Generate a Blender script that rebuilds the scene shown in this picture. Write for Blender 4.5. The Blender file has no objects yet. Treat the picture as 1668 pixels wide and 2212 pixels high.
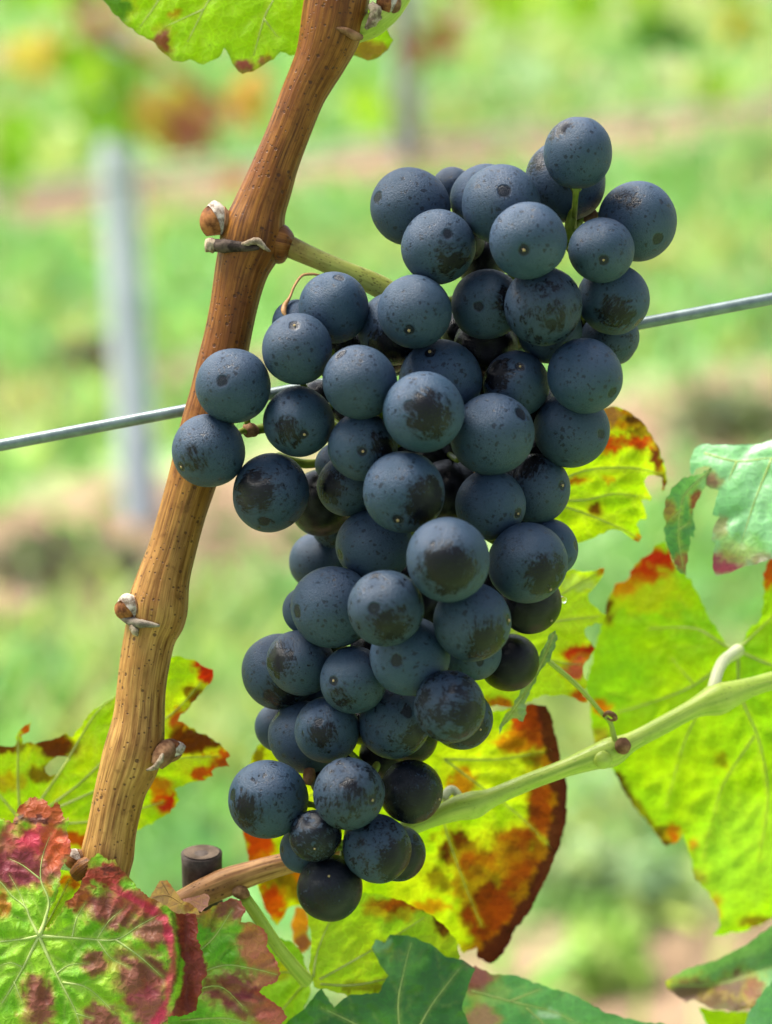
import bpy, bmesh, math, random
import numpy as np
from mathutils import Vector, Matrix, noise
from mathutils.geometry import delaunay_2d_cdt

random.seed(7)
scene = bpy.context.scene
COL = scene.collection
R = math.radians

# ------------------------------------------------------------------ camera
FPX = 6000.0                  # focal length in photograph pixels (photo taken as 1668 x 2212)
PITCH = R(17)
CAM_H = 1.05
cam_data = bpy.data.cameras.new('camera')
cam = bpy.data.objects.new('camera', cam_data); COL.objects.link(cam)
cam.location = (0, 0, CAM_H)
cam.rotation_euler = (R(90) - PITCH, 0, 0)
cam_data.sensor_fit = 'HORIZONTAL'; cam_data.sensor_width = 24.0
cam_data.lens = FPX / 1668 * 24.0
cam_data.clip_start = 0.02; cam_data.clip_end = 500
cam_data.dof.use_dof = True
cam_data.dof.focus_distance = 0.609
cam_data.dof.aperture_fstop = cam_data.lens / 9.4
scene.camera = cam

# ------------------------------------------------------------------ sky, sun, exposure
SUN_EL, SUN_AZ = R(60), R(-55)          # azimuth measured from +Y, negative = left
w = bpy.data.worlds.new('World'); scene.world = w; w.use_nodes = True
nt = w.node_tree; nt.nodes.clear()
sky = nt.nodes.new('ShaderNodeTexSky'); sky.sky_type = 'NISHITA'; sky.sun_disc = False
sky.sun_elevation = SUN_EL; sky.sun_rotation = SUN_AZ
sky.air_density = 1.0; sky.dust_density = 3.0; sky.ozone_density = 1.0
hsv = nt.nodes.new('ShaderNodeHueSaturation'); hsv.inputs['Saturation'].default_value = 0.55
bg = nt.nodes.new('ShaderNodeBackground'); bg.inputs['Strength'].default_value = 0.07
wo = nt.nodes.new('ShaderNodeOutputWorld')
nt.links.new(sky.outputs[0], hsv.inputs['Color']); nt.links.new(hsv.outputs[0], bg.inputs[0]); nt.links.new(bg.outputs[0], wo.inputs[0])
sl = bpy.data.lights.new('sun', 'SUN'); sl.energy = 2.4; sl.angle = R(32); sl.color = (1.0, 0.95, 0.86)
so = bpy.data.objects.new('sun', sl); COL.objects.link(so)
sd = Vector((math.sin(SUN_AZ) * math.cos(SUN_EL), math.cos(SUN_AZ) * math.cos(SUN_EL), math.sin(SUN_EL)))
so.rotation_euler = sd.to_track_quat('Z', 'Y').to_euler(); so.location = sd * 5
scene.view_settings.view_transform = 'Standard'
scene.view_settings.look = 'None'
scene.view_settings.exposure = 2.25
scene.view_settings.gamma = 1.0
scene.cycles.use_denoising = True
scene.cycles.max_bounces = 8
scene.cycles.transparent_max_bounces = 6

# ------------------------------------------------------------------ placing helpers
CAMM = Matrix.Rotation(R(90) - PITCH, 3, 'X')       # camera axes -> world
CP = Vector((0, 0, CAM_H))
U = 1e-4                                            # one photo pixel at the focus distance, in metres
def P(px, py, z=0.0):
    """World point seen at photo pixel (px, py), z pixels (0.1 mm each) behind the 0.6 m plane."""
    d = 0.6 + z * U
    return CP + CAMM @ Vector(((px - 834) / FPX * d, (1106 - py) / FPX * d, -d))
def PA(xy, z):
    z = np.asarray(z, float); d = 0.6 + z * U
    c = np.stack([(xy[:, 0] - 834) / FPX * d, (1106 - xy[:, 1]) / FPX * d, -d], 1)
    return c @ np.array(CAMM).T + np.array(CP)
def G(px, py):
    """Ground point seen at photo pixel."""
    v = CAMM @ Vector(((px - 834) / FPX, (1106 - py) / FPX, -1))
    return CP + v * (CAM_H / -v.z)
def camdir(x, y, z):      # x right, y up, z toward the camera
    return (CAMM @ Vector((x, y, z))).normalized()

W = {}                    # world matrices
def tag(o, label=None, cat=None, group=None, kind=None):
    if label: o['label'] = label
    if cat: o['category'] = cat
    if group: o['group'] = group
    if kind: o['kind'] = kind
    return o
def place(o, parent=None, M=None):
    M = M or Matrix.Identity(4)
    COL.objects.link(o)
    W[o.name] = M
    if parent is not None:
        o.parent = parent
        o.matrix_parent_inverse = W[parent.name].inverted()
    o.matrix_basis = M
    return o
def empty(name, loc):
    o = bpy.data.objects.new(name, None); o.empty_display_size = 0.01
    return place(o, None, Matrix.Translation(loc))
def mesh_obj(name, verts, faces, mat, parent=None, smooth=True, M=None):
    me = bpy.data.meshes.new(name); me.from_pydata([tuple(v) for v in verts], [], [tuple(f) for f in faces])
    me.materials.append(mat)
    if smooth: me.polygons.foreach_set('use_smooth', [True] * len(me.polygons))
    me.update()
    return place(bpy.data.objects.new(name, me), parent, M)
def set_uv(me, uv):
    l = me.uv_layers.new(name='UVMap')
    idx = np.empty(len(me.loops), int); me.loops.foreach_get('vertex_index', idx)
    l.data.foreach_set('uv', np.asarray(uv, float)[idx].ravel())
def set_col(me, col, name='Col'):
    a = me.color_attributes.new(name, 'FLOAT_COLOR', 'POINT')
    c = np.ones((len(me.vertices), 4)); c[:, :3] = col
    a.data.foreach_set('color', c.ravel())

def catmull(pts, n=6):
    """pts: list of tuples of floats, resampled smoothly."""
    p = np.array(pts, float); p = np.vstack([2 * p[0] - p[1], p, 2 * p[-1] - p[-2]])
    out = []
    for i in range(1, len(p) - 2):
        for k in range(n):
            t = k / n
            a, b, c, d = p[i - 1], p[i], p[i + 1], p[i + 2]
            out.append(0.5 * (2 * b + (c - a) * t + (2 * a - 5 * b + 4 * c - d) * t * t + (3 * b - a - 3 * c + d) * t ** 3))
    out.append(p[-2]); return np.array(out)

def tube_data(path, radii, segs=12, ridge=None, closed=True, seed=0):
    """path: list of Vector; radii: metres."""
    n = len(path); V, F, UV = [], [], []
    t0 = (path[1] - path[0]).normalized()
    nrm = t0.orthogonal().normalized()
    L = 0.0
    for i, p in enumerate(path):
        t = (path[min(i + 1, n - 1)] - path[max(i - 1, 0)]).normalized()
        nrm = (nrm - t * nrm.dot(t)).normalized(); bn = t.cross(nrm)
        if i: L += (p - path[i - 1]).length
        for k in range(segs + 1):
            a = 2 * math.pi * (k % segs) / segs
            d = nrm * math.cos(a) + bn * math.sin(a)
            r = radii[i]
            if ridge: r *= 1 + ridge(a, L)
            V.append(p + d * r); UV.append((k / segs, L * 100))
    S = segs + 1
    for i in range(n - 1):
        for k in range(segs):
            F.append((i * S + k, i * S + k + 1, (i + 1) * S + k + 1, (i + 1) * S + k))
    if closed:
        for i, flip in ((0, True), (n - 1, False)):
            V.append(path[i]); UV.append((0.5, 0)); c = len(V) - 1
            for k in range(segs):
                f = (c, i * S + k, i * S + k + 1)
                F.append(f[::-1] if flip else f)
    return V, F, UV
def weld(me):
    bm = bmesh.new(); bm.from_mesh(me); bmesh.ops.remove_doubles(bm, verts=bm.verts, dist=1e-7); bm.to_mesh(me); bm.free()
def tube(name, pts, mat, parent=None, n=6, segs=12, ridge=None, do_weld=True):
    """pts: (px, py, z, r) in photo pixels."""
    c = catmull(pts, n)
    path = [P(a[0], a[1], a[2]) for a in c]
    V, F, UV = tube_data(path, [max(a[3], .2) * U * (0.6 + a[2] * U) / 0.6 for a in c], segs, ridge)
    o = mesh_obj(name, V, F, mat, parent); set_uv(o.data, UV)
    if do_weld: weld(o.data)
    for p_ in o.data.polygons: p_.use_smooth = True
    return o
def merge(parts):
    V, F = [], []
    for v, f in parts:
        b = len(V); V += list(v); F += [tuple(i + b for i in x) for x in f]
    return V, F

# ------------------------------------------------------------------ materials
def new_mat(name):
    m = bpy.data.materials.new(name); m.use_nodes = True
    t = m.node_tree; t.nodes.clear()
    out = t.nodes.new('ShaderNodeOutputMaterial')
    return m, t, out
class NB:
    def __init__(s, t): s.t = t
    def n(s, typ, **k):
        nd = s.t.nodes.new(typ)
        for a, b in k.items(): setattr(nd, a, b)
        return nd
    def l(s, a, b): s.t.links.new(a, b)
    def put(s, sock, v):
        if hasattr(v, 'is_output') or hasattr(v, 'links'): s.l(v, sock)
        else: sock.default_value = v
    def math(s, op, a, b=None, c=None, clamp=False):
        nd = s.n('ShaderNodeMath', operation=op); nd.use_clamp = clamp
        s.put(nd.inputs[0], a)
        if b is not None: s.put(nd.inputs[1], b)
        if c is not None: s.put(nd.inputs[2], c)
        return nd.outputs[0]
    def ss(s, x, lo, hi, a=0.0, b=1.0):
        nd = s.n('ShaderNodeMapRange', interpolation_type='SMOOTHSTEP')
        s.put(nd.inputs[0], x); s.put(nd.inputs[1], lo); s.put(nd.inputs[2], hi); s.put(nd.inputs[3], a); s.put(nd.inputs[4], b)
        return nd.outputs[0]
    def mix(s, f, a, b, mode='MIX'):
        nd = s.n('ShaderNodeMix', data_type='RGBA', blend_type=mode)
        s.put(nd.inputs[0], f); s.put(nd.inputs[6], a); s.put(nd.inputs[7], b)
        return nd.outputs[2]
    def noise(s, vec, scale, detail=3, rough=.5, dist=0.0):
        nd = s.n('ShaderNodeTexNoise'); s.put(nd.inputs['Vector'], vec)
        nd.inputs['Scale'].default_value = scale; nd.inputs['Detail'].default_value = detail
        nd.inputs['Roughness'].default_value = rough; nd.inputs['Distortion'].default_value = dist
        return nd.outputs[0]
    def vor(s, vec, scale, feature='F1', rnd=1.0):
        nd = s.n('ShaderNodeTexVoronoi', feature=feature); s.put(nd.inputs['Vector'], vec)
        nd.inputs['Scale'].default_value = scale; nd.inputs['Randomness'].default_value = rnd
        return nd
    def vmath(s, op, a, b=None):
        nd = s.n('ShaderNodeVectorMath', operation=op); s.put(nd.inputs[0], a)
        if b is not None: s.put(nd.inputs[1], b)
        return nd.outputs[1] if op == 'DOT_PRODUCT' or op == 'LENGTH' else nd.outputs[0]
    def attr(s, name, typ='GEOMETRY'):
        return s.n('ShaderNodeAttribute', attribute_name=name, attribute_type=typ)
    def bump(s, h, strength, dist):
        nd = s.n('ShaderNodeBump'); s.put(nd.inputs['Height'], h); nd.inputs['Strength'].default_value = strength
        nd.inputs['Distance'].default_value = dist
        return nd.outputs[0]
def c3(r, g, b): return (r, g, b, 1)

def mat_grape():
    m, t, out = new_mat('grape_skin'); b = NB(t)
    tc = b.n('ShaderNodeTexCoord'); oi = b.n('ShaderNodeObjectInfo')
    p = tc.outputs['Object']
    off = b.math('MULTIPLY', oi.outputs['Random'], 137.0)
    comb = b.n('ShaderNodeCombineXYZ'); b.l(off, comb.inputs[0]); b.l(b.math('MULTIPLY', off, 1.7), comb.inputs[1]); b.l(off, comb.inputs[2])
    q = b.vmath('ADD', p, comb.outputs[0])
    rub = b.attr('rub', 'OBJECT').outputs['Vector']          # direction of the rubbed patch
    rsz = b.attr('rub_shade_size', 'OBJECT').outputs['Fac']
    wear_shade = b.attr('wear_shade', 'OBJECT').outputs['Fac']           # 0 = full bloom, 1 = polished all over, also used to paint inner berries in shade
    low = b.noise(q, 1.3, 2)
    mid = b.noise(q, 3.2, 5, .62, .3)
    # warped coordinates for irregular specks
    nd = b.n('ShaderNodeTexNoise'); b.l(q, nd.inputs['Vector']); nd.inputs['Scale'].default_value = 9; nd.inputs['Detail'].default_value = 2
    warp = b.vmath('ADD', q, b.vmath('SCALE', nd.outputs['Color'])) ; 
    wn = [x for x in t.nodes if x.type == 'VECT_MATH' and x.operation == 'SCALE'][-1]; wn.inputs[3].default_value = 0.17
    def specks(scale, size, lo, hi):
        v = b.vor(warp, scale)
        cell = b.n('ShaderNodeSeparateColor'); b.l(v.outputs['Color'], cell.inputs[0])
        rr = b.math('MULTIPLY', cell.outputs[0], size)
        s_ = b.math('SUBTRACT', rr, v.outputs['Distance'])
        keep = b.math('GREATER_THAN', b.math('ADD', cell.outputs[1], b.ss(low, lo, hi, -.40, .45)), .40)
        return b.math('MULTIPLY', b.ss(s_, 0, .06), keep)
    sep = b.n('ShaderNodeSeparateXYZ'); b.l(p, sep.inputs[0])
    sp1 = specks(6.5, .44, .32, .62)
    sp2 = specks(13.0, .38, .28, .6)
    # rubbed patch with streaked edge
    mp = b.n('ShaderNodeMapping'); b.l(q, mp.inputs[0]); mp.inputs['Scale'].default_value = (9, 2.2, 9); mp.inputs['Rotation'].default_value = (.4, .7, .2)
    streak = b.noise(mp.outputs[0], 1.6, 5, .65)
    dotp = b.vmath('DOT_PRODUCT', b.vmath('NORMALIZE', p), rub)
    lim = b.math('SUBTRACT', 1.0, rsz)
    e = b.math('SUBTRACT', b.math('ADD', dotp, b.math('MULTIPLY', b.math('SUBTRACT', streak, .5), .55)), lim)
    e = b.math('ADD', e, b.math('MULTIPLY', b.math('SUBTRACT', mid, .5), .55))
    patch = b.ss(e, -.09, .08, 0, .98)
    # smudges: the more wear, the more
    thr = b.math('SUBTRACT', .70, b.math('MULTIPLY', wear_shade, .42))
    sm = b.ss(b.math('SUBTRACT', b.math('ADD', b.math('MULTIPLY', mid, .62), b.math('MULTIPLY', streak, .38)), thr), -.02, .05, 0, .88)
    # hair scratches
    sc_n = b.noise(q, 2.6, 2, .5, 1.2)
    line = b.ss(b.math('ABSOLUTE', b.math('SUBTRACT', sc_n, .5)), 0, .006, .7, 0)
    scr = b.math('MULTIPLY', line, b.ss(b.noise(q, 2.1, 1), .52, .6))
    # stem scar surroundings (local -Z)
    dz = b.vmath('DOT_PRODUCT', b.vmath('NORMALIZE', p), (0, 0, -1))
    ring = b.ss(b.math('ADD', dz, b.math('MULTIPLY', b.math('SUBTRACT', mid, .5), .03)), .982, .992, 0, .85)
    dark = sp1
    dark = b.math('MULTIPLY', dark, .66)
    for x in (b.math('MULTIPLY', sp2, .62), patch, sm, scr, ring): dark = b.math('MAXIMUM', dark, x)
    # bloom colour
    fine = b.noise(q, 22, 4, .7)
    bl = b.mix(b.ss(low, .3, .7), c3(.013, .036, .066), c3(.028, .051, .091))
    bl = b.mix(b.ss(oi.outputs['Random'], 0, 1, 0, .45), bl, c3(.015, .028, .048))
    bl = b.mix(b.ss(fine, .3, .8, 0, .40), bl, c3(.048, .076, .122))
    skin = b.mix(b.noise(q, 2, 2), c3(.0014, .0018, .0034), c3(.0035, .0026, .0045))
    thin = b.math('MULTIPLY', wear_shade, .45)
    bl = b.mix(thin, bl, skin)
    colr = b.mix(dark, bl, skin)
    # pale dust specks and tiny nicks
    v = b.vor(q, 13); cell = b.n('ShaderNodeSeparateColor'); b.l(v.outputs['Color'], cell.inputs[0])
    wh = b.math('MULTIPLY', b.ss(v.outputs['Distance'], .02, .075, 1, 0), b.math('GREATER_THAN', cell.outputs[2], .72))
    nick = b.math('MULTIPLY', b.ss(b.math('ABSOLUTE', b.math('SUBTRACT', b.noise(q, 11, 2, .5, .6), .56)), 0, .010, .7, 0), b.ss(b.noise(q, 5, 1), .56, .64))
    colr = b.mix(b.math('MULTIPLY', b.math('MAXIMUM', wh, nick), .38), colr, c3(.10, .12, .14))
    pr = b.n('ShaderNodeBsdfPrincipled')
    b.l(colr, pr.inputs['Base Color'])
    ro = b.math('SUBTRACT', .52, b.math('MULTIPLY', b.math('MAXIMUM', dark, thin), .33))
    b.l(ro, pr.inputs['Roughness'])
    b.l(b.ss(dark, 0, 1, .24, .20), pr.inputs['Specular IOR Level'])
    pr.inputs['Sheen Weight'].default_value = .0; pr.inputs['Sheen Roughness'].default_value = .6
    pr.inputs['Sheen Tint'].default_value = c3(.6, .75, 1)
    h = b.math('ADD', b.math('MULTIPLY', dark, -.6), b.math('MULTIPLY', fine, .35))
    b.l(b.bump(h, .28, .02), pr.inputs['Normal'])
    b.l(pr.outputs[0], out.inputs[0])
    return m

def mat_leaf(name, rough=.42, spec=.5, fine_scale=5.2, relief=.5, trans=(1.05, 1.12, .42), tmix=.5, gloss=0.0):
    m, t, out = new_mat(name); b = NB(t)
    col = b.attr('Col').outputs['Color']
    uv = b.n('ShaderNodeTexCoord').outputs['UV']
    nz = b.n('ShaderNodeTexNoise'); b.l(uv, nz.inputs['Vector']); nz.inputs['Scale'].default_value = 4
    sc = b.n('ShaderNodeVectorMath', operation='SCALE'); b.l(nz.outputs['Color'], sc.inputs[0]); sc.inputs[3].default_value = .16
    uvw = b.vmath('ADD', uv, sc.outputs[0])
    v1 = b.vor(uvw, fine_scale, 'DISTANCE_TO_EDGE'); v2 = b.vor(uvw, fine_scale * 3.1, 'DISTANCE_TO_EDGE')
    net = b.ss(v1.outputs['Distance'], 0, .07, 1, 0); net2 = b.ss(v2.outputs['Distance'], 0, .12, 1, 0)
    mott = b.noise(uv, 3.0, 5, .65)
    c = b.mix(b.ss(mott, .3, .75, 0, .5), col, b.mix(1.0, col, c3(.55, .62, .5), 'MULTIPLY'))
    lite = b.mix(.25, b.mix(1.0, c, c3(1.55, 1.5, 1.3), 'MULTIPLY'), b.mix(1.0, c, c3(1.2, 2.2, 1.2), 'MULTIPLY'))
    c = b.mix(b.math('MAXIMUM', b.math('MULTIPLY', net, .38), b.math('MULTIPLY', net2, .12)), c, lite)
    dots = b.vor(uv, 6.5); ce = b.n('ShaderNodeSeparateColor'); b.l(dots.outputs['Color'], ce.inputs[0])
    dk = b.math('MULTIPLY', b.ss(dots.outputs['Distance'], .05, .14, .6, 0), b.math('GREATER_THAN', ce.outputs[0], .9))
    c = b.mix(dk, c, c3(.05, .035, .02))
    pr = b.n('ShaderNodeBsdfPrincipled'); b.l(c, pr.inputs['Base Color'])
    b.l(b.ss(mott, .2, .8, rough - .08, rough + .12), pr.inputs['Roughness'])
    pr.inputs['Specular IOR Level'].default_value = spec
    if gloss: pr.inputs['Coat Weight'].default_value = gloss; pr.inputs['Coat Roughness'].default_value = .35
    cell = b.math('MINIMUM', v1.outputs['Distance'], .32)
    h = b.math('ADD', b.math('MULTIPLY', cell, 1.6), b.math('ADD', b.math('MULTIPLY', b.math('MINIMUM', v2.outputs['Distance'], .3), .3), b.math('MULTIPLY', b.noise(uv, 2, 3), .8)))
    nrm = b.bump(h, relief, .0006)
    b.l(nrm, pr.inputs['Normal'])
    tr = b.n('ShaderNodeBsdfTranslucent')
    b.l(b.mix(1.0, c, c3(*trans), 'MULTIPLY'), tr.inputs[0]); b.l(nrm, tr.inputs['Normal'])
    mx = b.n('ShaderNodeMixShader'); mx.inputs[0].default_value = tmix
    b.l(pr.outputs[0], mx.inputs[1]); b.l(tr.outputs[0], mx.inputs[2])
    b.l(mx.outputs[0], out.inputs[0])
    return m

def mat_bark(name, dark, light, tip, dots=.8, long_scale=26, rough=.55, spec=.16, second=None, change=(9, 13)):
    m, t, out = new_mat(name); b = NB(t)
    uv = b.n('ShaderNodeTexCoord').outputs['UV']; ob = b.n('ShaderNodeTexCoord').outputs['Object']
    sp = b.n('ShaderNodeSeparateXYZ'); b.l(uv, sp.inputs[0]); along = sp.outputs[1]
    def stretched(sx, sy, det):
        mp = b.n('ShaderNodeMapping'); b.l(uv, mp.inputs[0]); mp.inputs['Scale'].default_value = (sx, sy, 1)
        return b.noise(mp.outputs[0], 1.0, det, .6)
    s1 = stretched(long_scale, .35, 3); s2 = stretched(long_scale * 2.7, .7, 3); s3 = stretched(long_scale * .35, 1.3, 5)
    s = b.math('ADD', b.math('MULTIPLY', s1, .45), b.math('ADD', b.math('MULTIPLY', s2, .30), b.math('MULTIPLY', s3, .25)))
    blot = b.noise(ob, 60, 5, .65); blot2 = b.noise(ob, 220, 4, .6)
    def pal(d_, l_, t_):
        base = b.mix(b.ss(s, .38, .62), c3(*d_), c3(*l_))
        return b.mix(b.ss(b.math('ADD', b.math('MULTIPLY', blot, .7), b.math('MULTIPLY', blot2, .3)), .42, .62, 0, .75), base, c3(*t_))
    base = pal(dark, light, tip)
    if second:
        f = b.ss(b.math('ADD', along, b.math('MULTIPLY', b.math('SUBTRACT', blot, .5), 5.0)), change[0], change[1])
        base = b.mix(f, base, pal(*second))
    base = b.mix(b.ss(blot2, .58, .72, 0, .5), base, c3(*dark))
    def lent(sx, sy, lo, amt):
        mp3 = b.n('ShaderNodeMapping'); b.l(uv, mp3.inputs[0]); mp3.inputs['Scale'].default_value = (sx, sy, 1); mp3.inputs['Rotation'].default_value = (0, 0, .35)
        v = b.vor(mp3.outputs[0], 1.0); ce = b.n('ShaderNodeSeparateColor'); b.l(v.outputs['Color'], ce.inputs[0])
        siz = b.math('MULTIPLY', ce.outputs[2], .22)
        return b.math('MULTIPLY', b.ss(b.math('SUBTRACT', v.outputs['Distance'], siz), .02, .14, amt, 0), b.math('GREATER_THAN', b.math('ADD', ce.outputs[0], b.ss(blot, .4, .6, -.3, .25)), lo))
    d = b.math('MAXIMUM', lent(40, 13, .55, dots), lent(23, 7, .7, dots))
    base = b.mix(d, base, c3(.05, .02, .010))
    pr = b.n('ShaderNodeBsdfPrincipled'); b.l(base, pr.inputs['Base Color']); pr.inputs['Roughness'].default_value = rough
    pr.inputs['Specular IOR Level'].default_value = spec
    h = b.math('SUBTRACT', b.math('ADD', s, b.math('MULTIPLY', blot2, .3)), b.math('MULTIPLY', d, .3))
    b.l(b.bump(h, .8, .0004), pr.inputs['Normal'])
    b.l(pr.outputs[0], out.inputs[0])
    return m

def mat_plain(name, a, bcol, scale=120, rough=.6, spec=.3, metallic=0, trans=0, bump=.3):
    m, t, out = new_mat(name); b = NB(t)
    ob = b.n('ShaderNodeTexCoord').outputs['Object']
    n = b.noise(ob, scale, 5, .65)
    c = b.mix(b.ss(n, .35, .65), c3(*a), c3(*bcol))
    pr = b.n('ShaderNodeBsdfPrincipled'); b.l(c, pr.inputs['Base Color']); pr.inputs['Roughness'].default_value = rough
    pr.inputs['Specular IOR Level'].default_value = spec; pr.inputs['Metallic'].default_value = metallic
    if bump: b.l(b.bump(n, bump, .0006), pr.inputs['Normal'])
    if trans:
        tr = b.n('ShaderNodeBsdfTranslucent'); b.l(c, tr.inputs[0])
        mx = b.n('ShaderNodeMixShader'); mx.inputs[0].default_value = trans
        b.l(pr.outputs[0], mx.inputs[1]); b.l(tr.outputs[0], mx.inputs[2]); b.l(mx.outputs[0], out.inputs[0])
    else: b.l(pr.outputs[0], out.inputs[0])
    return m

M_GRAPE = mat_grape()
M_CANE = mat_bark('cane_bark', (.050, .015, .003), (.26, .105, .018), (.130, .040, .007), long_scale=34, second=((.11, .042, .009), (.42, .235, .066), (.26, .120, .030)), change=(11, 17), rough=.42)
M_SHOOT_BROWN = mat_bark('ripening_bark', (.13, .055, .018), (.42, .22, .085), (.26, .11, .035), long_scale=12)
M_SHOOT = mat_bark('green_shoot_skin', (.20, .29, .025), (.38, .45, .075), (.27, .37, .04), dots=.28, long_scale=9, spec=.3, rough=.45)
M_PETIOLE = mat_plain('petiole_skin', (.50, .50, .24), (.58, .60, .36), 90, .45, .4, trans=.2, bump=.1)
M_PEDUNCLE = mat_bark('peduncle_skin', (.10, .045, .012), (.26, .13, .04), (.22, .14, .04), dots=.6, long_scale=8, second=((.22, .24, .04), (.42, .44, .12), (.33, .37, .07)), change=(-.6, 2.6))
M_PEDICEL = mat_plain('pedicel_skin', (.10, .15, .012), (.20, .25, .03), 200, .5, .3, trans=.15)
M_CORK = mat_plain('corky_brown', (.10, .045, .02), (.26, .14, .07), 300, .8, .15, bump=.6)
M_SCAR = mat_plain('scar_tan', (.22, .14, .06), (.40, .31, .16), 800, .7, .2)
M_DARKBARK = mat_plain('dark_leaf_scar', (.018, .012, .010), (.09, .065, .05), 300, .85, .15, bump=.9)
M_GREYBARK = mat_plain('grey_dead_bark', (.07, .055, .045), (.24, .20, .15), 260, .85, .15, bump=.8)
M_FLAP = mat_plain('papery_bark', (.10, .07, .045), (.34, .27, .19), 420, .85, .1, bump=.8)
M_WOOL = mat_plain('bud_wool', (.15, .11, .08), (.50, .44, .37), 700, .9, .1, bump=.6)
M_BUD = mat_plain('bud_scale_brown', (.06, .018, .006), (.25, .10, .032), 330, .7, .12)
M_DRY = mat_plain('dry_tendril_brown', (.24, .10, .03), (.45, .24, .09), 220, .55, .35)
M_WIRE = mat_plain('galvanised_wire', (.08, .11, .11), (.14, .18, .18), 160, .38, .5, metallic=.3, bump=.12)
M_PIPE = mat_plain('dark_weathered_pipe', (.028, .018, .014), (.075, .055, .045), 150, .7, .25)
M_PIPE_TOP = mat_plain('cut_face_brown', (.05, .033, .022), (.12, .085, .06), 200, .8, .2)
M_POST = mat_plain('grey_blue_post', (.42, .46, .52), (.52, .56, .62), 14, .5, .5, metallic=.1)
M_TRUNK = mat_plain('vine_trunk_bark', (.18, .15, .11), (.34, .29, .22), 60, .9, .1, bump=.8)
M_LEAF = mat_leaf('vine_leaf_lit', relief=.3, tmix=.64, spec=.12, rough=.5, trans=(1.05, 1.12, .2))
M_LEAF_TOP = mat_leaf('vine_leaf_upper_side', rough=.50, spec=.20, relief=.48, trans=(.95, 1.0, .4), tmix=.32, fine_scale=5.6)
M_LEAF_GLOSS = mat_leaf('vine_leaf_glossy', rough=.36, spec=.45, relief=.25, trans=(.9, 1.1, .4), tmix=.25, gloss=.15)
M_VEIN = mat_plain('leaf_vein_pale', (.52, .60, .18), (.62, .66, .28), 200, .5, .3, trans=.62)
M_VEIN_G = mat_plain('leaf_vein_green', (.40, .52, .14), (.50, .58, .20), 200, .5, .3, trans=.3)

def mat_water():
    m, t, out = new_mat('water_drop'); b = NB(t)
    g = b.n('ShaderNodeBsdfGlass'); g.inputs['IOR'].default_value = 1.33; g.inputs['Roughness'].default_value = 0
    b.l(g.outputs[0], out.inputs[0]); return m
M_WATER = mat_water()

# ------------------------------------------------------------------ the ground
ROW_A = [G(0, 1225), G(1668, 885)]
row_dir = (ROW_A[1] - ROW_A[0]); row_dir.z = 0; row_dir.normalize()
row_nrm = Vector((-row_dir.y, row_dir.x, 0))         # away from the camera
vA = row_nrm.dot(ROW_A[0])                            # across-row coordinate of the next row
post2 = G(890, 348)
SP = row_nrm.dot(post2) - vA
def soilness(x, y):
    v = row_nrm.x * x + row_nrm.y * y
    s = 0.0
    for k in range(-1, 9):
        c0 = vA + k * SP
        s = max(s, 1 - abs(v - c0) / .42)
        s = max(s, .75 - abs(v - c0 - .68) / .26)
    # earth between the weeds just beyond our own row
    s = max(s, 1.15 - math.hypot((x - .45) / .75, (y - 1.95) / .42))
    return s
def mat_ground():
    m, t, out = new_mat('vineyard_ground'); b = NB(t)
    ob = b.n('ShaderNodeTexCoord').outputs['Object']
    s = b.attr('Col').outputs['Fac']
    n = b.noise(ob, 3.2, 5, .6); n2 = b.noise(ob, 17, 4, .65)
    soil = b.mix(b.ss(n2, .3, .7), c3(.13, .085, .05), c3(.30, .205, .135))
    soil = b.mix(b.ss(b.noise(ob, 2.2, 3), .5, .7, 0, .6), soil, c3(.08, .055, .035))
    grass = b.mix(b.ss(n2, .3, .7), c3(.12, .24, .08), c3(.30, .42, .18))
    grass = b.mix(b.ss(n, .45, .65, 0, .7), grass, c3(.26, .32, .10))
    f = b.ss(b.math('ADD', s, b.math('MULTIPLY', b.math('SUBTRACT', n, .5), 1.1)), .25, .6)
    c = b.mix(f, grass, soil)
    pr = b.n('ShaderNodeBsdfPrincipled'); b.l(c, pr.inputs['Base Color']); pr.inputs['Roughness'].default_value = .95
    pr.inputs['Specular IOR Level'].default_value = .1
    b.l(b.bump(n2, .6, .03), pr.inputs['Normal'])
    b.l(pr.outputs[0], out.inputs[0]); return m
def build_ground():
    xs = np.concatenate([[-150, -60, -20, -8], np.arange(-4, 6.01, .08), [9, 20, 60, 150]])
    ys = np.concatenate([[-60, -10, -2], np.arange(0, 14.01, .08), [16, 24, 60, 260]])
    X, Y = np.meshgrid(xs, ys); V, C = [], []
    for x, y in zip(X.ravel(), Y.ravel()):
        near = -5 < x < 7 and -1 < y < 15
        z = .018 * noise.noise(Vector((x * 2.2, y * 2.2, 0))) if near else 0
        V.append((x, y, z)); s = max(0, min(1, soilness(x, y))) if near else .15; C.append((s, s, s))
    nx = len(xs)
    F = [(j * nx + i, j * nx + i + 1, (j + 1) * nx + i + 1, (j + 1) * nx + i) for j in range(len(ys) - 1) for i in range(nx - 1)]
    o = mesh_obj('ground', V, F, mat_ground()); set_col(o.data, C)
    tag(o, kind='structure')
build_ground()

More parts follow.
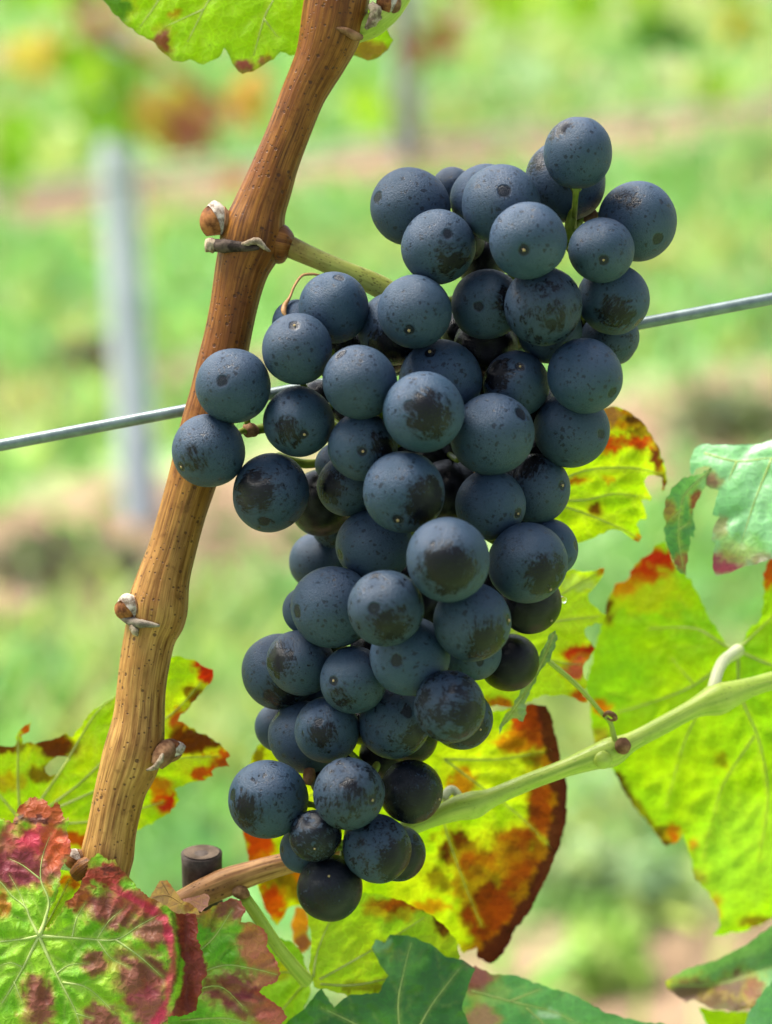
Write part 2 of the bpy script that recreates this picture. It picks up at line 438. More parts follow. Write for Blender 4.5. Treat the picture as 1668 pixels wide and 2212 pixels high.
def mat_attr_leafy(name, tmix=.45, rough=.6, tcol=(1.3, 1.4, .5), spec=.3):
    m, t, out = new_mat(name); b = NB(t)
    col = b.attr('Col').outputs['Color']
    pr = b.n('ShaderNodeBsdfPrincipled'); b.l(col, pr.inputs['Base Color']); pr.inputs['Roughness'].default_value = rough
    pr.inputs['Specular IOR Level'].default_value = spec
    tr = b.n('ShaderNodeBsdfTranslucent'); b.l(b.mix(1.0, col, c3(*tcol), 'MULTIPLY'), tr.inputs[0])
    mx = b.n('ShaderNodeMixShader'); mx.inputs[0].default_value = tmix
    b.l(pr.outputs[0], mx.inputs[1]); b.l(tr.outputs[0], mx.inputs[2]); b.l(mx.outputs[0], out.inputs[0])
    return m
M_GRASS = mat_attr_leafy('grass_blades', .4, .6, tcol=(1.15, 1.2, .7))

def build_grass():
    rng = np.random.default_rng(3)
    N = 90000
    y = 1.3 + 10.5 * rng.random(N) ** 1.25
    x = (rng.random(N) - .5) * (1.6 + y * .75)
    V = np.zeros((N, 4, 3)); C = np.zeros((N, 4, 3)); keep = np.zeros(N, bool)
    for i in range(N):
        s = soilness(x[i], y[i]) + .55 * noise.noise(Vector((x[i] * 2.4, y[i] * 2.4, 3)))
        if s > .3 and rng.random() < min(.96, .35 + s): continue
        keep[i] = True
        p = noise.noise(Vector((x[i] * 1.7, y[i] * 1.7, 9))); q = noise.noise(Vector((x[i] * 6, y[i] * 6, 5)))
        c = np.array([.20, .38, .13]) if p + .5 * q < .15 else np.array([.36, .44, .17])
        if rng.random() < .08: c = np.array([.36, .30, .13])
        if q > .45: c = np.array([.20, .42, .16])
        C[i] = c * (.65 + .7 * rng.random())
        h = (.03 + .05 * rng.random()) * (1 + .5 * p); wd = .004 + .006 * rng.random() + y[i] * .0008
        if rng.random() < .3: h *= .6; wd *= 3        # broad clover-like leaves
        a = rng.random() * 6.283; lean = rng.normal(0, .5, 2) * h
        dx, dy = math.cos(a) * wd, math.sin(a) * wd
        V[i] = [(x[i] - dx * .5, y[i] - dy * .5, 0), (x[i] + dx * .5, y[i] + dy * .5, 0),
                (x[i] + dx + lean[0] * .6, y[i] + dy + lean[1] * .6, h * .6), (x[i] + lean[0] * 1.3, y[i] + lean[1] * 1.3, h)]
    V = V[keep]; C = C[keep]; n = len(V)
    me = bpy.data.meshes.new('grass'); me.vertices.add(n * 4); me.vertices.foreach_set('co', V.ravel())
    me.loops.add(n * 4); me.loops.foreach_set('vertex_index', np.arange(n * 4))
    me.polygons.add(n); me.polygons.foreach_set('loop_start', np.arange(n) * 4); me.polygons.foreach_set('loop_total', np.full(n, 4))
    me.update(calc_edges=True); set_col(me, C.reshape(-1, 3)); me.materials.append(M_GRASS)
    o = bpy.data.objects.new('grass', me); place(o); tag(o, 'short green grass and clover growing between the vine rows', kind='stuff')
build_grass()

def weed_bush(cx, cy, rad, hgt, n, cols, seed, name, label, group=None):
    rng = np.random.default_rng(seed); V, F, C = [], [], []
    for i in range(n):
        a, r, h = rng.random() * 6.283, rad * math.sqrt(rng.random()), hgt * rng.random()
        p = Vector((cx + r * math.cos(a) * (1 - .5 * h / hgt), cy + r * math.sin(a) * (1 - .5 * h / hgt), h))
        s = .010 + .016 * rng.random()
        u = Vector(rng.normal(0, 1, 3)).normalized(); v = u.orthogonal().normalized()
        if rng.random() < .6: u = Vector((u.x, u.y, u.z * .3)).normalized(); v = u.cross(Vector((0, 0, 1))).normalized()
        b = len(V); V += [p - u * s, p + v * s * .5, p + u * s, p - v * s * .5]; F.append((b, b + 1, b + 2, b + 3))
        c = np.array(cols[rng.integers(len(cols))]) * (.7 + .6 * rng.random()); C += [c] * 4
    root = empty(name, (cx, cy, 0)); tag(root, label, 'plant', group)
    o = mesh_obj('foliage', V, F, M_GRASS, root, smooth=False); set_col(o.data, C)
    SV = []
    for k in range(5):
        a = k * 1.26 + seed; q = Vector((cx + .5 * rad * math.cos(a), cy + .5 * rad * math.sin(a), hgt * .75))
        SV.append(tube_data([Vector((cx, cy, 0)), (Vector((cx, cy, 0)) + q) * .5 + Vector((0, 0, .02)), q], [.003, .002, .001], 5)[:2])
    v, f = merge(SV); mesh_obj('stem', v, f, M_PEDICEL, root)
GW = 'weeds growing beyond the grapes'
for i, (px, py, rad, hgt, n, cols, lab) in enumerate([
    (1290, 1960, .045, .06, 200, [(.24, .36, .14), (.14, .22, .08), (.34, .42, .20)], 'dark bushy weed in the soil between the vine leaves, low right'),
    (1410, 1985, .040, .06, 140, [(.16, .28, .10), (.30, .44, .22)], 'broad-leaved weed nearest the curled leaf in the soil'),
    (1190, 1900, .050, .05, 120, [(.30, .36, .16), (.18, .26, .08)], 'greyish green weed beside the dark maroon leaf edge'),
    (1310, 2110, .045, .04, 130, [(.32, .46, .10), (.24, .40, .08)], 'yellow-green weed low in the reddish soil above the bottom leaves'),
    (1270, 1790, .060, .05, 160, [(.36, .44, .28), (.24, .40, .16)], 'pale weed below the green shoot at the edge of the soil'),
]):
    g = G(px, py); weed_bush(g.x, g.y, rad, hgt, n, cols, i + 11, 'weed', lab, GW)
g = G(150, 1225); weed_bush(g.x, g.y, .13, .03, 260, [(.09, .10, .05), (.16, .16, .08)], 31, 'weed', 'low dark weed patch on the brown soil strip near the blurred post', GW)
g = G(215, 815); weed_bush(g.x, g.y, .09, .06, 260, [(.07, .06, .03), (.12, .12, .05)], 32, 'weed', 'dark brown dry weed behind the pale blurred post', GW)
g = G(1570, 925); weed_bush(g.x, g.y, .12, .05, 240, [(.10, .13, .06), (.18, .22, .09)], 33, 'weed', 'dark weed on the far soil strip above the pale glossy leaf', GW)

# ------------------------------------------------------------------ generic blurred vine leaves for the rows behind
def lobed_outline(n_teeth=5):
    pts = []
    lobes = [(-2.35, .62), (-1.45, .82), (0, 1.0), (1.45, .82), (2.35, .62)]
    for k in range(72):
        a = -math.pi + 2 * math.pi * k / 72
        r = .30
        for la, lr in lobes:
            d = abs(a - la); r = max(r, lr * max(0, 1 - (d / .75) ** 1.6))
        r = max(r, .48 if abs(a) < 2.7 else .15) * (1 + .05 * math.sin(a * 23))
        pts.append((r * math.sin(a), r * math.cos(a)))
    return pts
def generic_leaf_mesh():
    pts = lobed_outline(); V = [(0, 0, 0)]; F = []
    for s in (.5, 1.0):
        for x, y in pts:
            V.append((x * s, y * s, -.22 * s * s * (x * x + .3 * y * y) + .05 * math.sin(7 * x * s) * s))
    n = len(pts)
    for k in range(n): F.append((0, 1 + k, 1 + (k + 1) % n)); F.append((1 + k, 1 + n + k, 1 + n + (k + 1) % n, 1 + (k + 1) % n))
    return V, F
GL = generic_leaf_mesh()
def leaf_colour_mesh(name, col, edge):
    me = bpy.data.meshes.new(name); me.from_pydata(GL[0], [], GL[1]); me.update()
    C = []
    for v in GL[0]:
        r = min(1, math.hypot(v[0], v[1])); k = max(0, (r + .5 * noise.noise(Vector((v[0] * 3, v[1] * 3, 1))) - .45) / .5); k = min(1, k)
        C.append(np.array(col) * (1 - k) + np.array(edge) * k)
    set_col(me, C); me.materials.append(M_GRASS)
    me.polygons.foreach_set('use_smooth', [True] * len(me.polygons))
    return me
PAL = {
    'green': leaf_colour_mesh('far_leaf_green', (.16, .34, .02), (.22, .40, .04)),
    'dark': leaf_colour_mesh('far_leaf_dark', (.06, .16, .03), (.12, .24, .05)),
    'yellow': leaf_colour_mesh('far_leaf_yellow', (.62, .50, .07), (.50, .28, .07)),
    'orange': leaf_colour_mesh('far_leaf_orange', (.46, .26, .11), (.36, .14, .08)),
    'red': leaf_colour_mesh('far_leaf_red', (.26, .08, .05), (.22, .07, .05)),
    'pale': leaf_colour_mesh('far_leaf_pale', (.45, .60, .34), (.40, .58, .30)),
    'lime': leaf_colour_mesh('far_leaf_lime', (.34, .52, .03), (.30, .50, .03)),
    'rose': leaf_colour_mesh('far_leaf_rose', (.46, .20, .16), (.44, .24, .18)),
}
def PD(px, py, d):        # world point at pixel and distance d
    return P(px, py, (d - .6) / U)
def far_vine(label, base_px, d, trunk_top, leaves, canes, seed, trunk_r=.018):
    rng = random.Random(seed)
    tp = PD(*trunk_top, d); b = Vector((tp.x + rng.uniform(-.03, .03), tp.y, 0)) if base_px is None else G(*base_px)
    root = empty('background_vine', b); tag(root, label, 'vine', 'vines in the blurred rows behind')
    n = 8; path = [b.lerp(tp, k / n) + Vector((rng.uniform(-.012, .012), 0, 0)) for k in range(n + 1)]
    v, f, uv = tube_data(path, [trunk_r * (1 - .3 * k / n) for k in range(n + 1)], 10)
    mesh_obj('trunk', v, f, M_TRUNK, root)
    for cn in canes:
        pts = [PD(x, y, d + .0) for x, y, r in cn]
        v, f, uv = tube_data(pts, [r for _, _, r in cn], 8); mesh_obj('cane', v, f, M_DRY, root)
    for (x, y, s, kind) in leaves:
        o = bpy.data.objects.new('leaf', PAL[kind])
        M = Matrix.Translation(PD(x, y, d + rng.uniform(-.12, .12))) @ Matrix.Rotation(rng.uniform(0, 6.28), 4, 'Z') @ Matrix.Rotation(R(rng.uniform(50, 115)), 4, 'X') @ Matrix.Rotation(rng.uniform(2.4, 3.9), 4, 'Z') @ Matrix.Scale(s, 4)
        place(o, root, M)
rng = random.Random(5)
def cluster(cx, cy, rx, ry, n, kinds, s=.045):
    return [(cx + rng.uniform(-rx, rx), cy + rng.uniform(-ry, ry), s * rng.uniform(.75, 1.2), rng.choice(kinds)) for _ in range(n)]
post1_d = (G(300, 1130) - CP).length * .95
dA = 3.25
far_vine('blurred vine hung with green, yellow and red leaves beside the pale post', None, dA, (-260, -60),
         cluster(225, 200, 55, 70, 9, ['green', 'lime'], .05) + cluster(230, 60, 70, 30, 5, ['rose', 'green', 'pale']) + cluster(350, 235, 34, 50, 8, ['yellow', 'orange', 'yellow'], .042)
         + cluster(425, 260, 36, 38, 7, ['red', 'orange', 'rose'], .036) + cluster(85, 105, 40, 25, 7, ['yellow', 'orange'], .038) + cluster(530, 200, 40, 34, 6, ['yellow', 'lime', 'orange'], .036) + cluster(40, 330, 50, 60, 4, ['lime', 'green'], .04)
         + cluster(515, 385, 14, 12, 2, ['orange', 'rose'], .024) + cluster(130, -60, 150, 50, 12, ['green', 'lime', 'rose']),
         [[(-250, -60, .01), (60, -60, .008), (220, 60, .007), (380, 160, .008), (500, 250, .006)], [(-250, -60, .008), (330, -90, .007), (700, -120, .006)]], 1)
far_vine('farther blurred vine with a dark trunk right of the brown cane', (885, 350), 5.7, (850, -60),
         cluster(790, 215, 30, 35, 4, ['lime'], .05) + cluster(920, 40, 60, 60, 7, ['dark', 'red', 'green'], .06) + cluster(1130, 170, 40, 45, 4, ['pale'], .06)
         + cluster(700, 40, 60, 50, 5, ['lime', 'green'], .06) + cluster(1060, -20, 120, 40, 8, ['green', 'lime'], .07),
         [[(850, -60, .012), (1000, -30, .01), (1200, -60, .01)]], 2, trunk_r=.014)
far_vine('blurred vine with dark green leaves at the upper edge of the view', None, 6.0, (1900, -90),
         cluster(1430, 60, 45, 50, 6, ['dark', 'green'], .06) + cluster(1610, 50, 50, 45, 6, ['dark', 'green', 'yellow'], .06) + cluster(1250, 10, 80, 40, 6, ['lime', 'green'], .06) + cluster(1300, 190, 120, 60, 6, ['lime', 'pale'], .05) + cluster(1600, 180, 60, 50, 5, ['pale', 'lime'], .05)
         + cluster(1520, -60, 150, 40, 10, ['green', 'lime'], .07),
         [[(1900, -90, .012), (1400, -40, .01), (1200, -60, .01)]], 3)

# posts and wires of the rows behind
def post(px_top, px_bot, d_ground_px, width, label):
    g = G(*d_ground_px); d = (g - CP).length
    fw = CAMM @ Vector((0, 0, -1)); dist = (g - CP).dot(fw)
    top = PD(px_top[0], px_top[1], dist * .985)
    root = empty('trellis_post', g); tag(root, label, 'post', 'posts of the rows behind')
    ax = (top - g).normalized(); top = g + ax * 1.7 / ax.z
    side = ax.cross(row_nrm).normalized()
    # an open C-profile steel post: web and two flanges
    def box(c0, c1, su, sv, name, u, v):
        V = []
        for c in (c0, c1):
            for a, b_ in ((-1, -1), (1, -1), (1, 1), (-1, 1)): V.append(c + u * su * a + v * sv * b_)
        F = [(0, 1, 2, 3), (4, 7, 6, 5)] + [(k, k + 4, (k + 1) % 4 + 4, (k + 1) % 4) for k in range(4)]
        return mesh_obj(name, V, F, M_POST, root, smooth=False)
    web = box(g, top, width / 2, .0015, 'web', side, row_nrm)
    for s in (-1, 1):
        o_ = side * (width / 2 - .0015) * s + row_nrm * .0165
        box(g + o_, top + o_, .0015, .015, 'flange', side, row_nrm)
post((262, 300), (310, 1130), (318, 1135), .036, 'tall pale grey-blue steel post, strongly blurred, behind the brown cane')
post((885, 100), (890, 345), (890, 345), .050, 'farther slim bluish post base rising from the second soil strip')
def far_wire(p1, p2, r, label):
    d = (p2 - p1).normalized()
    v, f, _ = tube_data([p1 - d * 2, p1, p2, p2 + d * 3], [r] * 4, 8)
    o = mesh_obj('trellis_wire', v, f, M_WIRE); tag(o, label, 'wire', 'trellis wires')
def row_pt(px, py, v0):           # point on the vertical plane of a row, at a pixel
    ray = CAMM @ Vector(((px - 834) / FPX, (1106 - py) / FPX, -1)); t_ = (v0 - row_nrm.dot(CP)) / row_nrm.dot(ray); return CP + ray * t_
a_ = row_pt(250, 395, vA); b2 = a_ + row_dir * 1.0; far_wire(a_, b2, .003, 'lower blurred wire running past the pale post')
a_ = row_pt(870, 300, vA + SP); far_wire(a_, a_ + row_dir, .004, 'faint far wire crossing the second row near its post')

# ------------------------------------------------------------------ leaf builder (outlines in photo pixels, real depth)
def cr6(l): return [(x * .4108, 1370.5 + y * .4108) for x, y in l]
def cr7(l): return [(1085 + x * .3495, 856.6 + y * .3495) for x, y in l]
def cr8(l): return [(514 + x * .6919, 1484.7 + y * .6919) for x, y in l]
def seg_dist(Pn, segs):
    best = np.full(len(Pn), 1e9)
    for a, b in segs:
        a = np.array(a, float); b = np.array(b, float); ab = b - a
        t = np.clip(((Pn - a) @ ab) / max(ab @ ab, 1e-9), 0, 1)
        best = np.minimum(best, np.linalg.norm(Pn - (a + t[:, None] * ab), axis=1))
    return best
def inside(Pn, poly):
    x, y = Pn[:, 0], Pn[:, 1]; c = np.zeros(len(Pn), bool); n = len(poly)
    for i in range(n):
        x1, y1 = poly[i]; x2, y2 = poly[(i + 1) % n]
        if y1 == y2: continue
        k = ((y1 > y) != (y2 > y)) & (x < (x2 - x1) * (y - y1) / (y2 - y1) + x1); c ^= k
    return c
def nz(Pn, s, seed, oct=1):
    out = np.zeros(len(Pn)); amp = 1.0
    for o_ in range(oct):
        out += amp * np.array([noise.noise(Vector((p[0] * s, p[1] * s, seed * 7.3 + o_))) for p in Pn]); s *= 2.1; amp *= .5
    return out
def sst(x): x = np.clip(x, 0, 1); return x * x * (3 - 2 * x)
def build_leaf(parent, outline, zf, base, blotches=(), veins=(), holes=(), mat=None, vmat=None, spacing=9, seed=1, teeth=3.0,
               edge=None, label=None, vein_r=3.2, quilt=6, wr=5, vein_glow=(.42, .46, .10), vglow=.55, vein_name='vein', side=-1, name='leaf', ruffle=0, side_gap=42, halo=((.44, .36, .012), .40)):
    mat = mat or M_LEAF; vmat = vmat or M_VEIN
    rg = random.Random(seed)
    # serrated edge
    out = []
    n = len(outline)
    for i in range(n):
        a = Vector(outline[i]); b = Vector(outline[(i + 1) % n]); L = (b - a).length; k = max(1, int(L / spacing))
        nn = Vector((b.y - a.y, a.x - b.x)).normalized()
        for j in range(k):
            t = j / k; p = a.lerp(b, t)
            if j: p = p + nn * (teeth * (rg.random() - .5) * 1.6)
            out.append((p.x, p.y))
    xs = [p[0] for p in out]; ys = [p[1] for p in out]
    gx, gy = np.meshgrid(np.arange(min(xs), max(xs), spacing), np.arange(min(ys), max(ys), spacing * .87))
    gx[1::2] += spacing / 2
    Q = np.stack([gx.ravel(), gy.ravel()], 1)
    Q += np.random.default_rng(seed).normal(0, spacing * .12, Q.shape)
    oseg = [(out[i], out[(i + 1) % len(out)]) for i in range(len(out))]
    Q = Q[inside(Q, out)]
    # fast distance to edge using outline points
    O = np.array(out)
    def edist(Z):
        r_ = np.full(len(Z), 1e9)
        for i in range(0, len(O)):
            r_ = np.minimum(r_, (Z[:, 0] - O[i, 0]) ** 2 + (Z[:, 1] - O[i, 1]) ** 2)
        return np.sqrt(r_)
    Q = Q[edist(Q) > spacing * .55]
    pts = [Vector(p) for p in out] + [Vector(q) for q in Q]
    loops = [list(range(len(out)))]
    hole_pts = []
    for h in holes:
        b0 = len(pts); pts += [Vector(p) for p in h]; loops.append(list(range(b0, b0 + len(h))))
    v2, _, f2, _, _, _ = delaunay_2d_cdt(pts, [], loops, 1, 1e-4)
    A = np.array([(v.x, v.y) for v in v2])
    cen = np.array([A[list(f)].mean(0) for f in f2])
    ok = inside(cen, out)
    for h in holes: ok &= ~inside(cen, h)
    f2 = [f for f, k in zip(f2, ok) if k]
    used = sorted({i for f in f2 for i in f}); mp = {u: i for i, u in enumerate(used)}
    A = A[used]; f2 = [tuple(mp[i] for i in f) for f in f2]
    vs = [s_ for vn in veins for s_ in zip([p[:2] for p in vn[:-1]], [p[:2] for p in vn[1:]])]
    sv = []
    for vn in veins:
        L_ = 0; sgn = 1
        pv = catmull([p[:2] for p in vn], 6); acc = 0
        for i in range(2, len(pv) - 2):
            acc += np.linalg.norm(pv[i] - pv[i - 1])
            if acc > side_gap * rg.uniform(.8, 1.2):
                acc = 0; sgn = -sgn; t_ = (pv[i + 1] - pv[i - 1]); t_ = t_ / np.linalg.norm(t_)
                a_ = math.atan2(t_[1], t_[0]) + sgn * rg.uniform(.7, 1.0); q_ = pv[i].copy(); ln = side_gap * rg.uniform(1.5, 2.4); line = [tuple(q_)]
                for k_ in range(6):
                    q_ = q_ + np.array([math.cos(a_), math.sin(a_)]) * ln / 6; a_ -= sgn * .07 + rg.uniform(-.05, .05); line.append(tuple(q_))
                sv.append(line)
    svs = [s_ for ln in sv for s_ in zip(ln[:-1], ln[1:])]
    vd = seg_dist(A, vs) if vs else np.full(len(A), 1e3)
    sd_ = seg_dist(A, svs) if svs else np.full(len(A), 1e3)
    ed = edist(A)
    z = zf(A[:, 0], A[:, 1]) + wr * nz(A, .012, seed, 2) - side * 0 + quilt * (-sst(np.minimum(vd, sd_ * 1.15) / 24.0)) * 1.0 + quilt * .6 * nz(A, .035, seed + 5)
    if ruffle: z = z + ruffle * sst(1 - ed / 45) * nz(A, .022, seed + 9)
    co = PA(A, z)
    # colours
    bn = nz(A, .010, seed + 2, 3); c = np.array(base[0]) + (np.array(base[1]) - np.array(base[0])) * sst(.5 + bn)[:, None]
    k = vglow * sst(1 - vd / 9.0); c = c * (1 - k[:, None]) + np.array(vein_glow) * k[:, None]
    k = .55 * vglow * sst(1 - sd_ / 5.0); c = c * (1 - k[:, None]) + np.array(vein_glow) * k[:, None]
    cellv = np.array([noise.cell_vector(Vector((p[0] / 13., p[1] / 13., seed))) for p in A])[:, :2] - .5
    AJ = A + cellv * 13
    n1 = nz(A, .022, seed + 3, 3); n2 = nz(A, .05, seed + 4, 2)
    for bl in blotches:
        x, y, rx, ry, colr = bl[:5]; st = bl[5] if len(bl) > 5 else 1.0; soft = bl[6] if len(bl) > 6 else .22; keepv = bl[7] if len(bl) > 7 else .5
        if isinstance(x, (list, tuple)):          # a band along a path: ([points], width, None, None, colour ...)
            d = seg_dist(AJ * .3 + A * .7, list(zip(x[:-1], x[1:]))) / y + .55 * n1 + .2 * n2
        else:
            d = np.sqrt(((AJ[:, 0] - x) / rx) ** 2 + ((AJ[:, 1] - y) / ry) ** 2) + .38 * n1 + .16 * n2
            if st > .65 and halo is not None:
                kh = halo[1] * sst((1.55 - d) / .6) * (1 - keepv * sst(1 - vd / 9.0)); c = c * (1 - kh[:, None]) + np.array(halo[0]) * kh[:, None]
        k = st * sst((1 + soft - d) / (2 * soft)) * (1 - keepv * sst(1 - vd / 9.0))
        c = c * (1 - k[:, None]) + np.array(colr) * k[:, None]
    if edge:
        k = edge[2] * sst(1 - (ed + 8 * n1) / edge[1]); c = c * (1 - k[:, None]) + np.array(edge[0]) * k[:, None]
    o = mesh_obj(name, co, f2, mat, parent); set_uv(o.data, A / 100.0 + seed); set_col(o.data, np.clip(c, 0, 1))
    if label: o['label'] = label
    # raised veins, one mesh per main vein with its side branches
    for vn in veins:
        cc = catmull([(p[0], p[1], (p[2] if len(p) > 2 else 1.0)) for p in vn], 5)
        q = cc[:, :2]
        ins = inside(q, out)
        if ins.sum() < 3: continue
        i0, i1 = np.where(ins)[0][0], np.where(ins)[0][-1]; cc = cc[i0:i1 + 1]; q = cc[:, :2]
        zz = zf(q[:, 0], q[:, 1]) + wr * nz(q, .012, seed, 2) + quilt * .6 * nz(q, .035, seed + 5)
        if ruffle: zz = zz + ruffle * sst(1 - edist(q) / 45) * nz(q, .022, seed + 9)
        m_ = len(q)
        rad = [vein_r * cc[i, 2] * (1 - .85 * i / m_) for i in range(m_)]
        w3 = PA(q, zz - [.25 * r_ for r_ in rad])
        V, F, UV = tube_data([Vector(p) for p in w3], [r_ * U * 1.05 for r_ in rad], 6)
        mesh_obj(vein_name, V, F, vmat, o)
    return o
def plane(z0, cx, cy, ax=0, ay=0, bend=0, r=300, fold=None):
    def f(x, y):
        z = z0 + ax * (x - cx) + ay * (y - cy) + bend * (((x - cx) / r) ** 2 + ((y - cy) / r) ** 2)
        return z + (fold(x, y) if fold else 0)
    return f

YG = (.28, .45, .010); YG2 = (.40, .50, .014); GR = (.12, .30, .03); GR2 = (.20, .38, .04)
RED = (.36, .018, .006); ORG = (.38, .075, .005); BRN = (.085, .013, .004); MAR = (.050, .010, .008); YEL = (.46, .52, .016)
PURP = (.185, .026, .050); PINK = (.50, .025, .085)

# ------------------------------------------------------------------ the brown cane
cane_root = empty('vine_cane', P(222, 1900, 205))
tag(cane_root, 'thick brown ridged vine cane rising behind the grapes with buds at its nodes', 'vine cane')
def ridges(a, L):
    tw = a + .10 * noise.noise(Vector((L * 10, 3, 0)))
    return .004 * math.sin(13 * tw) + .005 * math.sin(23 * tw + 2) + .004 * math.sin(37 * tw + 1) \
        + .014 * noise.noise(Vector((math.cos(a) * 1.5, math.sin(a) * 1.5, L * 30)))
ZC = 215
CP_ = [(748, -160, 62), (738, -90, 62), (732, -30, 68), (724, 20, 70), (712, 75, 66), (694, 125, 57), (672, 170, 51), (652, 212, 48), (622, 290, 47), (598, 350, 49), (580, 400, 53),
       (561, 450, 58), (549, 492, 67), (540, 530, 68), (524, 575, 59), (513, 620, 54), (503, 670, 51), (491, 730, 51), (479, 785, 53), (465, 850, 54), (447, 920, 56), (430, 985, 55),
       (415, 1040, 53), (395, 1105, 51), (373, 1185, 52), (355, 1245, 57), (343, 1300, 65), (337, 1335, 64), (324, 1375, 56), (313, 1430, 54), (305, 1490, 53), (300, 1550, 56),
       (292, 1605, 63), (280, 1650, 63), (262, 1700, 56), (250, 1750, 54), (240, 1800, 54), (232, 1850, 57), (226, 1905, 50)]
tube('stem', [(x, y, ZC, r) for x, y, r in CP_] + [(215, 1990, ZC + 20, 52), (190, 2150, 260, 60), (160, 2400, 330, 90)], M_CANE, cane_root, 5, 96, ridges)
# trunk below the picture
v, f, uv = tube_data([P(160, 2380, 330), P(150, 2800, 450) + Vector((0, .02, 0)), Vector((-.06, .80, .35)), Vector((-.05, .82, -.05))], [.011, .016, .022, .028], 24, ridges)
mesh_obj('trunk', v, f, M_TRUNK, cane_root)

def blob(name, c, ax, radii, mat, parent, profile, segs=20, rings=14, rough=.04, seed=0):
    """lathe around axis ax starting at world point c; profile(t)->radius factor, radii=(length, radius) in px."""
    ax = ax.normalized(); u = ax.orthogonal().normalized(); v = ax.cross(u)
    L, r0 = radii; V, F = [], []
    for i in range(rings + 1):
        t = i / rings; rr = profile(t) * r0 * U
        for k in range(segs):
            a = 2 * math.pi * k / segs
            q = 1 + rough * noise.noise(Vector((math.cos(a) * 2, math.sin(a) * 2, t * 4 + seed)))*2
            V.append(c + ax * (t * L * U) + (u * math.cos(a) + v * math.sin(a)) * rr * q)
    for i in range(rings):
        for k in range(segs):
            F.append((i * segs + k, i * segs + (k + 1) % segs, (i + 1) * segs + (k + 1) % segs, (i + 1) * segs + k))
    F.append(tuple(range(segs))[::-1]); F.append(tuple(rings * segs + k for k in range(segs)))
    return mesh_obj(name, V, F, mat, parent)
egg = lambda t: (math.sin(math.pi * min(1, .16 + .84 * t)) ** .62) * (1 - .12 * t) + .02
def shell(name, c, ax, L, r, mat, parent, a0, a1, profile, off=1.06, t0=0, t1=.9, face=None):
    """a bud scale: a curved strip of the lathe surface, with thickness, closing to a point."""
    ax = ax.normalized(); u = (face - ax * face.dot(ax)).normalized() if face else ax.orthogonal().normalized(); v = ax.cross(u)
    V, F = [], []; nr, ns = 10, 10
    for lay in (off, off + .10):
        for i in range(nr + 1):
            t = t0 + (t1 - t0) * i / nr; w_ = math.sqrt(max(0, 1 - (i / nr) ** 2.2)) * .98 + .02
            for k in range(ns + 1):
                s = (k / ns - .5) * w_; a = (a0 + a1) / 2 + (a1 - a0) * s
                V.append(c + ax * (t * L * U) + (u * math.cos(a) + v * math.sin(a)) * profile(t) * r * lay * U)
    S = ns + 1; B = (nr + 1) * S
    for i in range(nr):
        for k in range(ns):
            q = (i * S + k, i * S + k + 1, (i + 1) * S + k + 1, (i + 1) * S + k); F.append(tuple(B + x for x in q)); F.append(q[::-1])
        F.append((i * S, (i + 1) * S, B + (i + 1) * S, B + i * S)); F.append((i * S + ns, B + i * S + ns, B + (i + 1) * S + ns, (i + 1) * S + ns))
    for k in range(ns):
        F.append((k, B + k, B + k + 1, k + 1)); F.append((nr * S + k, nr * S + k + 1, B + nr * S + k + 1, B + nr * S + k))
    return mesh_obj(name, V, F, mat, parent)
toward = camdir(0, 0, 1)
def bud(px, py, z, ax, L, r, parent, label):
    o = blob('bud', P(px, py, z), ax, (L, r), M_WOOL, parent, egg, seed=px); o['label'] = label
    shell('bud_scale', P(px, py, z), ax, L, r, M_BUD, o, -1.9, .30, egg, face=toward, t1=.86)
    shell('bud_scale', P(px, py, z), ax, L, r, M_CORK, o, .55, 2.4, egg, face=toward, t1=.80, off=1.03)
    shell('bud_scale', P(px, py, z), ax, L, r, M_BUD, o, 2.5, 4.2, egg, face=toward, t1=.75)
    return o
bud(470, 508, ZC - 18, camdir(-.10, 1, .1), 78, 33, cane_root, 'plump brown bud with a white woolly tip at the upper node')
bud(284, 1332, ZC - 25, camdir(-.25, 1, .45), 58, 29, cane_root, 'round bud with whitish cap at the middle node')
bud(345, 1628, ZC - 10, camdir(1, .30, .15), 62, 24, cane_root, 'pointed greyish bud turned to the grapes at the lower node')
bud(172, 1868, ZC - 10, camdir(-.5, .8, .2), 42, 23, cane_root, 'small bud at the foot of the cane above the red leaf')
bud(835, 30, ZC - 10, camdir(.25, 1, .1), 60, 26, cane_root, 'bud half cut off by the upper edge')
# leaf scars and dead bark flaps
blob('leaf_scar', P(462, 530, ZC - 44), camdir(-1, 0, .3), (18, 17), M_FLAP, cane_root, lambda t: 1 - .12 * t, rough=.12)
tube('leaf_scar', [(460, 530, ZC - 42, 13), (480, 531, ZC - 54, 15), (505, 532, ZC - 62, 13), (535, 534, ZC - 68, 9), (560, 536, ZC - 70, 4)], M_DARKBARK, cane_root, 5, 14, lambda a, L: .14 * noise.noise(Vector((math.cos(a) * 2, math.sin(a) * 2, L * 900))))
tube('bark_flap', [(520, 530, ZC - 70, 4), (540, 523, ZC - 76, 7), (556, 521, ZC - 76, 8), (572, 535, ZC - 71, 5), (584, 543, ZC - 66, 2)], M_FLAP, cane_root, 4, 8, lambda a, L: .5 * noise.noise(Vector((math.cos(a) * 2, math.sin(a) * 2, L * 1500))))
tube('leaf_scar', [(262, 1330, ZC - 40, 8), (290, 1345, ZC - 58, 11), (315, 1348, ZC - 66, 8), (345, 1352, ZC - 68, 3)], M_GREYBARK, cane_root, 5, 12, lambda a, L: .25 * noise.noise(Vector((math.cos(a) * 2, math.sin(a) * 2, L * 900))))
